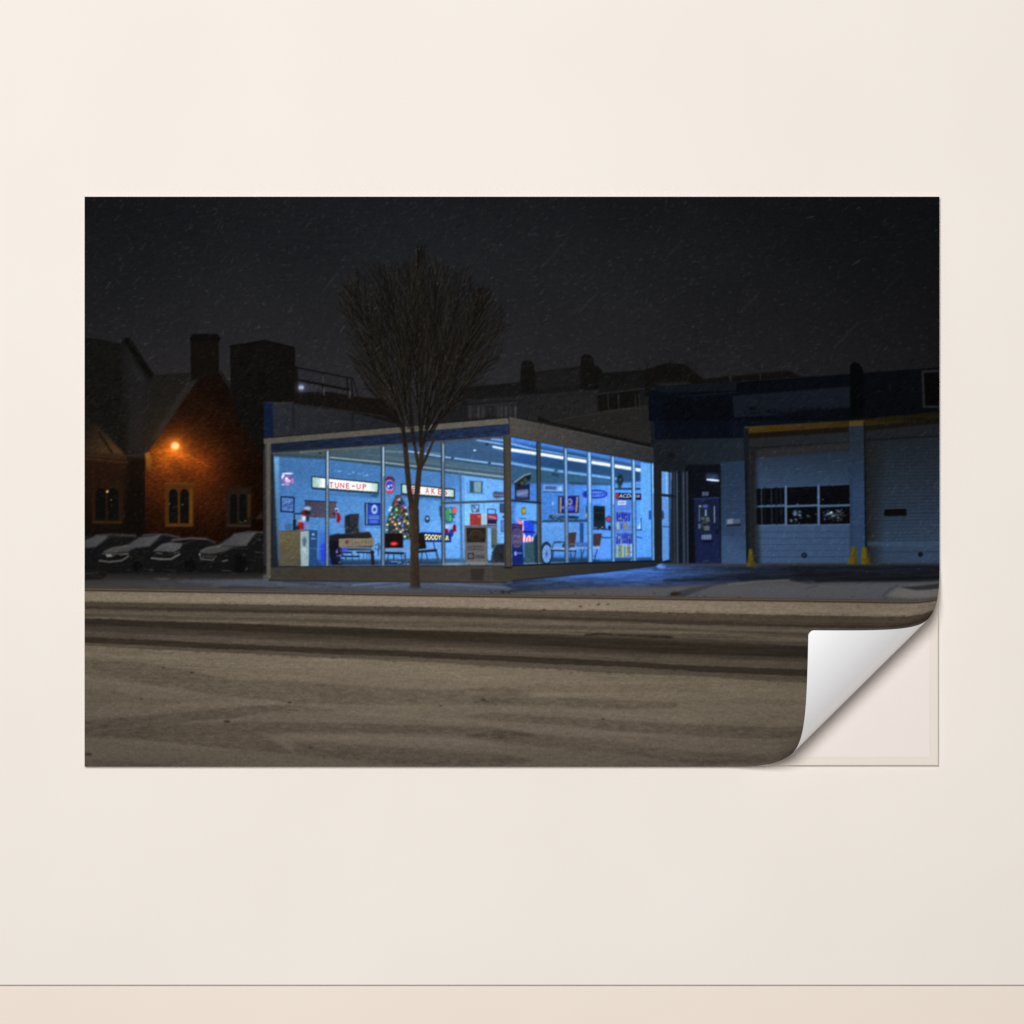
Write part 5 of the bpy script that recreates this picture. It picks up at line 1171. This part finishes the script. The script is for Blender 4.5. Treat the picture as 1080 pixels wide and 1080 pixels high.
line(fB((760, 636), (1010, 634)), 1.6, (150, 160, 166), 0.6, 0.5)
line(fB((300, 641), (750, 638)), 0.8, (90, 110, 130), 0.6, 0.4)
# right bay posts
post(fC, 258, 205, 264, 890, 4.6, (42, 46, 50), (66, 72, 76), None)
line(fC((254, 540), (260, 885)), 0.9, (150, 150, 120), 0.55, 0.3)
line(fC((102, 528), (270, 542)), 2.2, (34, 42, 54), 0.95, 0.25, id=FR)
post(fC, 411, 235, 420, 880, 4.2, (54, 78, 108), (104, 142, 188), (150, 196, 240), 0.5)
line(fC((418, 640), (424, 878)), 1.8, (110, 120, 130), 0.6, 0.4)
post(fC, 545, 258, 552, 880, 5.2, (60, 92, 136), (118, 166, 220), (200, 230, 255), 0.45)
post(fC, 679, 280, 684, 876, 4.4, (50, 78, 116), (104, 152, 206), (190, 225, 255), 0.45)
post(fC, 797, 300, 804, 872, 4.4, (52, 82, 122), (106, 156, 212), (200, 230, 255), 0.4)
post(fC, 906, 322, 912, 868, 3.6, (52, 80, 116), (108, 160, 214), (190, 225, 255), 0.3)
for x_, y_ in ((264, 888), (552, 880), (684, 876)): ell(*fC((x_, y_))[0], 1.6, 1.0, (170, 200, 230), 0.7, 0.4)
PLI = part('plinth', SHOW)
poly(fB((60, 648), (1015, 642), (1040, 645), (1040, 708), (1020, 708), (640, 706), (55, 702)), grad((290, 600), (66, 61, 54), (520, 606), (78, 72, 64)), 1, 0.4, id=PLI)
speckle(fB((60, 648), (1015, 642), (1015, 708), (640, 706), (55, 702)), 6, 1.5, 5, 70)
for k_ in range(18):
    x_ = rng.uniform(70, 1010); line(fB((x_, 654), (x_, 700)), 0.4, (58, 54, 48), 0.6, 0.2)
for y_ in (668, 686): line(fB((60, y_), (1015, y_)), 0.4, (60, 56, 50), 0.5, 0.2)
poly(fB((872, 655), (928, 655), (925, 702), (876, 702)), (46, 42, 38), 0.7, 0.8)
line(fB((55, 703), (640, 708), (1020, 710)), 1.2, (34, 33, 34), 0.8, 0.4)
poly(fC((0, 900), (112, 900), (300, 890), (925, 872), (925, 900), (640, 935), (300, 965), (110, 985), (0, 985)), grad((540, 600), (70, 66, 58), (690, 595), (36, 42, 50)), 1, 0.4, id=PLI)
line(fC((112, 898), (430, 886), (925, 872)), 1.6, (18, 24, 32), 0.9, 0.4)
for y_ in (915, 940): line(fC((110, y_ + 10), (640, y_ - 10)), 0.4, (48, 46, 42), 0.6, 0.3)
line(fC((112, 984), (300, 966), (640, 936), (925, 900)), 0.9, (22, 26, 34), 0.8, 0.4)
poly(fC((912, 320), (958, 330), (955, 880), (925, 900), (918, 870)), (34, 40, 46), 1, 0.4)
FA = part('fascia', SHOW)
poly(fB((32, 126), (1024, 42), (1030, 62), (1030, 68), (60, 148), (34, 148)), grad((280, 466), (96, 92, 86), (520, 446), (112, 105, 94)), 1, 0.25, id=FA)
speckle(fB((32, 126), (1024, 42), (1030, 66), (60, 148)), 7, 1, 4, 72)
line(fB((30, 124), (1024, 40)), 1.0, (26, 27, 28), 0.9, 0.3)
poly(fB((62, 148), (1030, 66), (1030, 114), (66, 184)), grad((290, 475), (24, 36, 62), (520, 455), (32, 50, 90)), 1, 0.3, id=FA)
speckle(fB((62, 148), (1030, 66), (1030, 114), (66, 184)), 0.3, 2, 6, 73, 3, rel=True)
line(fB((66, 180), (300, 166), (760, 140), (1020, 118)), 0.9, (72, 70, 64), 0.7, 0.3)
poly(fR((290, 346), (945, 488), (950, 552), (920, 545), (860, 538), (700, 510), (440, 462), (290, 432)), grad((540, 450), (86, 82, 79), (690, 485), (50, 53, 59)), 1, 0.3, id=FA)
speckle(fR((290, 346), (945, 488), (950, 552), (860, 538), (440, 462), (290, 432)), 8, 1.5, 3, 74)
line(fR((288, 346), (945, 488)), 1.0, (100, 94, 88), 0.5, 0.4)
line(fR((290, 433), (440, 463), (700, 511), (945, 553)), 0.9, (40, 50, 64), 0.8, 0.35)
line(fR((289, 346), (291, 434)), 0.9, (46, 43, 40), 0.8, 0.25)
COL = part('corner_post', SHOW)
poly(fB((1006, 112), (1036, 112), (1040, 648), (1012, 650)), grad((531, 500), (70, 66, 58), (539, 500), (92, 84, 70)), 1, 0.3, id=COL)
line(fB((1032, 116), (1037, 646)), 1.0, (58, 54, 48), 0.8, 0.3); line(fB((1009, 116), (1014, 648)), 1.0, (46, 46, 46), 0.7, 0.3)
ell(*fB((1026, 650))[0], 5, 1, (20, 20, 20), 0.8, 0.4)
DSP = part('downspout', SHOW)
poly(fB((40, 142), (62, 140), (62, 690), (48, 698), (36, 692), (44, 676)), grad((280, 500), (84, 81, 76), (286, 500), (110, 106, 98)), 1, 0.35, id=DSP)
line(fB((58, 150), (60, 680)), 0.9, (66, 63, 58), 0.7, 0.3); line(fB((44, 150), (45, 670)), 0.7, (58, 56, 52), 0.7, 0.3)
poly(fB((64, 188), (74, 190), (90, 648), (64, 650)), (30, 34, 38), 0.85, 0.5)

# ------------------------------------------------------------------ bollards and door frames on top
for q, n_ in (((56, 535, 36, 82), 'yellow post guard left of the first roller door'), ((588, 524, 556, 608), 'yellow post guard at the foot of the brick pier'), ((644, 526, 628, 676), 'yellow post guard right of the brick pier')):
    b_ = part('yellow_bollard', label=n_)
    cx2, top, l_, r_ = q; bt = 624 if cx2 < 100 else 614
    hw = 8 if cx2 < 100 else 12
    poly(fG4((cx2 - hw, top), (cx2 + hw, top), (cx2 + hw + 3, top + 40), (r_, bt), (l_, bt), (cx2 - hw - 5, top + 40)), grad(fG4((l_, 560))[0], (150, 134, 36), fG4((r_, 560))[0], (104, 98, 34)), 1, 0.35, id=b_)
    line(fG4((cx2 - 2, top + 6), (cx2 - 4, bt - 4)), 1.3, (176, 158, 52), 0.6, 0.5)
    line(fG4((l_ + 4, bt), (r_ - 2, bt)), 0.9, (60, 56, 24), 0.7, 0.3)
    for k_ in range(8): ell(*fG4((rng.uniform(l_ + 6, r_ - 6), rng.uniform(top + 30, bt)))[0], 0.8, 1.2, (90, 84, 30), 0.5, 0.4)

# ------------------------------------------------------------------ the bare street tree
TREE = part('bare_tree', label='bare tree with a fan of thin upright branches in front of the showroom')
CROWN = TREE
def env(ang):       # reach of the crown by direction, from (437, 462)
    a = np.array([-46, -42, -38, -33, -28, -22, -17, -12, -7, -2, 2.2, 6, 11, 17, 22, 26, 31, 36, 41, 46, 51, 56])
    r = np.array([50, 76, 106, 132, 162, 173, 181, 180, 174, 180, 196, 183, 174, 180, 164, 170, 158, 158, 150, 122, 98, 62.])
    return np.interp(ang, a, r)
def inside(x, y):
    dx, dy = x - 437, 462 - y
    return np.hypot(dx, dy) < env(math.degrees(math.atan2(dx, max(dy, 1e-3)))) * 1.03
DARK, PALE = (15, 13, 11), (42, 38, 32)
def grow(x, y, ang, length, wd, depth, al):
    """one shoot: nearly straight, bending slightly upward, throwing finer shoots at narrow angles"""
    n = max(4, int(length / 7)); st = length / n; pts = [(x, y)]; a_ = ang; kids = []
    for i in range(n):
        a_ += rng.normal(0, 0.045) - 0.004 * np.sign(a_) * (1 if abs(a_) > 0.12 else 0)
        x, y = x + st * math.sin(a_), y - st * math.cos(a_)
        pts.append((x, y))
        if not inside(x, y): break
        if depth and i >= 1: kids.append((x, y, a_, 1 - i / n))
    c_ = DARK if rng.random() < 0.62 else PALE
    line(pts, wd, c_, al, 0.12, id=CROWN if wd > 0.9 else None, w2=max(0.35, wd * 0.4))
    for (kx, ky, ka, rest) in kids:
        for q in range(2 if depth > 1 else 1):
            if rng.random() < (0.80 if depth > 1 else 0.62):
                grow(kx, ky, ka + rng.choice([-1, 1]) * rng.uniform(0.10, 0.42), length * rng.uniform(0.30, 0.62) * (0.45 + 0.55 * rest), max(0.45, wd * 0.55), depth - 1, al * 0.86)
for (x_, y_, a_, l_, w_) in ((426, 452, -0.53, 150, 1.8), (426, 446, -0.42, 165, 2.2), (424, 440, -0.24, 160, 1.9), (431, 452, -0.14, 165, 1.8), (434, 446, -0.04, 170, 2.0), (443, 450, 0.02, 185, 2.6),
                             (446, 446, 0.14, 175, 2.0), (449, 452, 0.27, 168, 2.2), (452, 452, 0.42, 160, 2.0), (453, 456, 0.62, 170, 2.2), (452, 450, 0.54, 168, 1.9), (455, 452, 0.80, 130, 1.5), (424, 448, -0.66, 118, 1.4), (440, 440, 0.07, 150, 1.5), (449, 440, 0.50, 140, 1.4), (430, 436, -0.30, 140, 1.4), (447, 436, 0.34, 150, 1.4)):
    grow(x_, y_, a_, l_, w_, 2, 0.88)
for k_ in range(260):                 # the finest whips fill the outer fan
    ang = rng.uniform(-40, 48); rr = env(ang) * rng.uniform(0.35, 0.8); th = math.radians(ang)
    grow(437 + rr * math.sin(th), 462 - rr * math.cos(th), th * 0.9 + rng.normal(0, 0.14), rng.uniform(25, 60), 0.6, 0, rng.uniform(0.25, 0.55))
ell(444.5, 269, 2.2, 2.8, (17, 16, 15), 0.8, 0.5)
# label the crown as one uneven fan
fan = [(437 + env(a_) * 0.97 * math.sin(math.radians(a_)), 462 - env(a_) * 0.97 * math.cos(math.radians(a_))) for a_ in np.linspace(-44, 54, 60)]
w_ = window(340, 255, 545, 470)
m_ = pmask([(430, 452)] + fan + [(446, 452)], w_[4], w_[5]) > 0
sub_ = LB[w_[2]:w_[3], w_[0]:w_[1]]; sub_[m_ & ((sub_ == SKY) | (sub_ == TERR) | (sub_ == BLOCK))] = CROWN
poly([(437, 455)] + fan, (22, 20, 18), 0.20, 5)
TRK = part('trunk', TREE)
bark = (52, 43, 35)
line(f2((412, -60), (420, 60), (432, 200), (446, 340), (462, 440), (478, 500)), 4.8, (46, 38, 31), 1, 0.25, id=TRK, w2=6.0)
line(f2((474, -70), (490, 20), (506, 110), (520, 170)), 2.6, (44, 37, 31), 1, 0.25, id=TRK, w2=3.6)
line(f2((540, -70), (545, 20), (535, 110), (520, 190), (510, 300), (498, 420), (484, 520)), 4.6, (48, 40, 33), 1, 0.25, id=TRK, w2=6.2)
line(f2((640, -70), (600, 30), (565, 110), (532, 170)), 2.0, (42, 35, 29), 1, 0.25, id=TRK, w2=3.4)
line(f2((470, 470), (484, 560), (487, 640)), 9, bark, 1, 0.25, id=TRK, w2=9.4)
poly(f2((446, 480), (518, 480), (520, 640), (516, 800), (520, 1000), (528, 1070), (500, 1074), (452, 1070), (454, 900), (452, 640)), grad((432, 560), (66, 54, 43), (443, 560), (42, 34, 28)), 1, 0.3, id=TRK)
for k_ in range(90):
    x_, y_ = rng.uniform(452, 518), rng.uniform(480, 1060)
    line(f2((x_, y_), (x_ + rng.uniform(-4, 4), y_ + rng.uniform(10, 50))), 0.6, [(84, 70, 56), (30, 24, 20), (60, 50, 40)][rng.integers(3)], 0.5, 0.2)
for k_ in range(50):
    y_ = rng.uniform(0, 470); x_ = np.interp(y_, (0, 200, 340, 470), (416, 432, 446, 470)) + rng.uniform(-14, 14)
    line(f2((x_, y_), (x_ + 4, y_ + 24)), 0.5, [(70, 58, 46), (28, 23, 19)][rng.integers(2)], 0.4, 0.2)
# four limbs rising from the trunk into the crown
for pts, w0, w1 in (([(427.5, 470), (425, 440), (415, 400), (396, 350), (374, 300)], 3.8, 0.7), ([(437, 468), (434, 430), (430, 390), (420, 330), (412, 290)], 2.9, 0.7), ([(444, 470), (443, 430), (446, 390), (446, 330), (444, 272)], 3.9, 0.8), ([(447, 468), (456, 430), (470, 390), (490, 345), (508, 315)], 3.4, 0.7), ([(452, 462), (466, 440), (490, 405), (512, 370), (527, 345)], 2.6, 0.6), ([(428, 462), (418, 440), (396, 410), (378, 380)], 2.4, 0.6), ([(444, 462), (452, 410), (462, 350), (474, 300)], 2.4, 0.6), ([(436, 460), (424, 420), (404, 370), (388, 300)], 2.2, 0.6)):
    line(pts, w0, (24, 21, 18), 0.85, 0.2, id=TRK if w0 > 3 else CROWN, w2=w1)
poly(fM((420, 458), (452, 458), (452, 472), (425, 472)), (38, 32, 27), 0.25, 1)
ell(438, 619.5, 7, 1.5, (44, 42, 42), 0.6, 0.8)

# ------------------------------------------------------------------ falling snow caught by the exposure
for k_ in range(15000):
    x_, y_ = rng.uniform(90, 990), rng.uniform(208, 606)
    a_ = rng.normal(0.95, 0.25) if rng.random() < 0.5 else rng.normal(0.15, 0.25)
    L_ = rng.uniform(0.8, 3.5) if rng.random() < 0.95 else rng.uniform(4, 10)
    if (287 < x_ < 692 and y_ > 470) or rng.random() < np.clip((x_ - 600) / 1000, 0, 0.35): continue
    line([(x_, y_), (x_ + L_ * math.cos(a_), y_ - L_ * math.sin(a_))], rng.uniform(0.35, 0.8), (24, 23, 22), abs(rng.normal(0, 1)) * 0.46 + 0.08, 0.2, mode='add')
for x_, y_, L_, a_ in ((340, 309, 26, 0.9), (305, 330, 10, 1.2), (262, 252, 6, 1.2), (128, 284, 7, 1.1), (262, 345, 8, 1.2), (356, 372, 5, 1.3), (570, 284, 44, 0.85), (610, 330, 30, 0.8), (880, 366, 36, 0.8), (700, 276, 30, 0.85), (930, 310, 30, 0.8), (780, 330, 30, 0.8), (233, 452, 9, 1.0), (260, 395, 9, 1.1), (478, 440, 10, 1.0), (250, 372, 6, 1.0), (200, 300, 8, 1.2), (462, 300, 7, 1.1)):
    line([(x_, y_), (x_ + L_ * math.cos(a_), y_ - L_ * math.sin(a_))], 1.3, (17, 16, 16), 0.6, 0.7, mode='add')
for k_ in range(260):                 # a few streaks over the lit showroom
    x_, y_ = rng.uniform(290, 700), rng.uniform(450, 600); a_ = rng.normal(0.8, 0.35); L_ = rng.uniform(1.5, 5)
    line([(x_, y_), (x_ + L_ * math.cos(a_), y_ - L_ * math.sin(a_))], 0.5, (22, 26, 30), abs(rng.normal(0, .5)) + 0.1, 0.15, mode='add')
# ink density of single pieces of the picture
def density(ids, f, grey=0.0, box=None):
    m = np.isin(LB, ids)
    if box: 
        j0, j1 = int((box[1] - PY0) * S), int((box[3] - PY0) * S); i0, i1 = int((box[0] - PX0) * S), int((box[2] - PX0) * S)
        n = np.zeros_like(m); n[j0:j1, i0:i1] = True; m &= n
    m = m.astype(np.float32)[..., None]
    g = C.mean(-1, keepdims=True)
    C[:] = C + m * ((C + (g - C) * grey) * np.array(f, np.float32) - C)
def kids(root):
    out = [root]
    for i_ in range(1, len(PARTS)):
        if INFO[i_][0] in out: out.append(i_)
    return out
density(kids(BRICK), (0.76, 0.79, 0.78)); density(kids(SLATE), 0.82, 0.1); density(kids(BLOCK), 0.85); density(kids(TERR), 0.90, 0.2)
density([SKY], (0.97, 0.95, 0.95))
density([i_ for i_ in kids(GAR) if i_ != SIDE], 0.80, 0.12); density(kids(GAR), 0.74, 0.1, (684, 380, 990, 444)); density([BAND], 0.85); density([PIER, PIER2], 1.18); density([D1, W1, D2, ENT, LT], (0.97, 0.98, 0.97), 0.12)
density([i_ for i_ in range(1, len(PARTS)) if PARTS[i_] == 'yellow_bollard'], (0.62, 0.60, 0.60))
density([i_ for i_ in range(1, len(PARTS)) if PARTS[i_] == 'parked_car'] , (1.2, 1.2, 1.2)); density([i_ for i_ in range(1, len(PARTS)) if PARTS[i_] == 'windscreen'], (1.12, 1.12, 1.14))
density([FA], (0.86, 0.86, 0.84), 0.18); density([PLI, COL, DSP], 0.88, 0.1)
ROOM = [i_ for i_ in kids(SHOW) if i_ not in (SHOW, FA, PLI, COL, DSP)]
m_ = np.isin(LB, ROOM).astype(np.float32)[..., None]; g_ = C.mean(-1, keepdims=True)
C += m_ * (np.clip((g_ - 108) * 1.12 + 110 + (C - g_) * np.where(PX0 + np.arange(CW) / S > 540, 1.16, 1.0)[None, :, None], 6, 255) - C)
density([STREET], 1.0, 0.10)
glow(185.4, 470.4, 7, (150, 80, 20), 0.5, p=1.2)
ell(185.4, 470.6, 3.6, 3.2, (255, 225, 150), 1, 0.7)
C[:] = 0.55 * C + 0.45 * blur(C, 0.34)
for k_ in range(24000):
    x_, y_ = rng.uniform(90, 990), rng.uniform(208, 600)
    if 287 < x_ < 692 and y_ > 470: continue
    a_ = rng.normal(0.75, 0.3); L_ = rng.uniform(2.0, 7.0)
    v_ = rng.normal(0, 4.2) * (1 if y_ > 380 else 0.55)
    line([(x_, y_), (x_ + L_ * math.cos(a_), y_ - L_ * math.sin(a_))], 0.6, (v_, v_, v_), 1.0, 0, mode='add')
m_ = np.isin(LB, ROOM).astype(np.float32)
C *= (1 + (vnoise(CH, CW, 1.3 * S, 1.3 * S, 2, 93) * 0.10 + vnoise(CH, CW, 3 * S, 3 * S, 2, 94) * 0.09) * m_)[..., None]
# fine print grain
g_ = vnoise(CH, CW, 1.0 * S, 1.0 * S, 1, 91) * 0.07 + vnoise(CH, CW, 0.8 * S, 3 * S, 1, 92) * 0.06
C *= (1 + g_)[..., None]
C[:] = np.clip(C, 3, 255)

# ------------------------------------------------------------------ cut the sheet into its pieces
R = 1.5                                    # mesh cells per mm
k = int(S / R)
ink = C.reshape(CH // k, k, CW // k, k, 3).mean((1, 3))            # pigment per mesh cell
NH, NW = CH // k, CW // k
lab = LB[k // 2::k, k // 2::k][:NH, :NW]
pad = np.pad(ink, ((1, 1), (1, 1), (0, 0)), mode='edge')
vcol = (pad[:-1, :-1] + pad[1:, :-1] + pad[:-1, 1:] + pad[1:, 1:]) / 4   # pigment at the corners of cells
# keep the print's crispness: sharpen the corner average slightly
sm = np.pad(vcol, ((1, 1), (1, 1), (0, 0)), mode='edge')
avg = (sm[:-2, 1:-1] + sm[2:, 1:-1] + sm[1:-1, :-2] + sm[1:-1, 2:]) / 4
vcol = np.clip(vcol + 0.45 * (vcol - avg), 0, 255)
vlin = np.clip(lin(vcol) / LIGHT, 0, 0.95)
gx, gy = np.meshgrid(PX0 + np.arange(NW + 1) / R, PY0 + np.arange(NH + 1) / R)

# the peel: beyond the tangent line the sheet rolls up and over towards the picture
NX, NY = 0.7030, 0.7112                       # across the fold, towards the loose corner
FOLD_T, ROLL = 1111.0, 37.0
_s = np.linspace(0, 200, 2001); _q = ROLL * math.pi / 2
_th = np.where(_s < _q, _s / ROLL, math.pi / 2 + (math.pi / 2) * (1 - np.exp(-np.maximum(_s - _q, 0) / 33.0)) * 0.985)
_du = np.concatenate([[0], np.cumsum((np.cos(_th[1:]) + np.cos(_th[:-1])) / 2 * np.diff(_s))])
_dh = np.concatenate([[0], np.cumsum((np.sin(_th[1:]) + np.sin(_th[:-1])) / 2 * np.diff(_s))])
def curl(x, y, lift=0.0):
    s = x * NX + y * NY - FOLD_T
    sp = np.maximum(s, 0)
    u = np.where(s > 0, np.interp(sp, _s, _du), s); h = np.interp(sp, _s, _dh); th = np.interp(sp, _s, _th)
    u = u - lift * np.sin(th); h = h + lift * np.cos(th)
    return x + (u - s) * NX, y + (u - s) * NY, BOARD + 0.25 + h

def corner_gone(x, y):                      # the loose corner of the sheet is slightly rounded
    r = 6.0
    return (x > PX1 - r) & (y > PY1 - r) & (np.hypot(x - PX1 + r, y - PY1 + r) > r)

bx, by, bh = curl(gx, gy)
allv = local(bx, by, bh)
vid = np.arange((NH + 1) * (NW + 1)).reshape(NH + 1, NW + 1)
quads = np.stack([vid[1:, :-1], vid[1:, 1:], vid[:-1, 1:], vid[:-1, :-1]], -1)
cx, cy = gx[:-1, :-1] + 0.5 / R, gy[:-1, :-1] + 0.5 / R
keep = ~corner_gone(cx, cy)
vflat, cflat = allv.reshape(-1, 3), vlin.reshape(-1, 3)
made = {}
def make_piece(i):
    if i in made: return made[i]
    parent, label = INFO[i]
    po = prt if not parent else make_piece(parent)
    q = quads[(lab == i) & keep].reshape(-1, 4)
    if len(q) == 0:
        print('piece without cells:', PARTS[i]); made[i] = po; return po
    used, inv = np.unique(q, return_inverse=True)
    o = mesh_obj(PARTS[i], vflat[used], inv.reshape(-1, 4), M_ink, po, smooth=True)
    a = o.data.attributes.new('ink', 'FLOAT_COLOR', 'POINT')
    a.data.foreach_set('color', np.concatenate([cflat[used], np.ones((len(used), 1))], 1).astype(np.float32).ravel())
    if label: o['label'] = label
    made[i] = o
    return o
for i in range(1, len(PARTS)):
    make_piece(i)

# white back of the loose corner, a hair behind the ink
def back():
    r = 2.0
    xs = np.arange(PX1 - 200, PX1 + 0.01, 1 / r); ys = np.arange(PY1 - 260, PY1 + 0.01, 1 / r)
    X, Y = np.meshgrid(xs, ys)
    s = X * NX + Y * NY - FOLD_T
    x, y, h = curl(X, Y)
    th = np.interp(np.maximum(s, 0), _s, _th)
    x = x + 0.2 * np.sin(th) * NX; y = y + 0.2 * np.sin(th) * NY; h = h - 0.2 * np.cos(th)
    V = local(x, y, h).reshape(-1, 3)
    n, mcol = X.shape
    idx = np.arange(n * mcol).reshape(n, mcol)
    q = np.stack([idx[:-1, :-1], idx[:-1, 1:], idx[1:, 1:], idx[1:, :-1]], -1)
    ok = (s[:-1, :-1] > 6) & ~corner_gone(X[:-1, :-1] + .25, Y[:-1, :-1] + .25)
    q = q[ok].reshape(-1, 4)
    used, inv = np.unique(q, return_inverse=True)
    o = mesh_obj('sheet_back', V[used], inv.reshape(-1, 4), M_back, prt, smooth=True)
    o['label'] = 'plain white back of the rolled corner'
back()
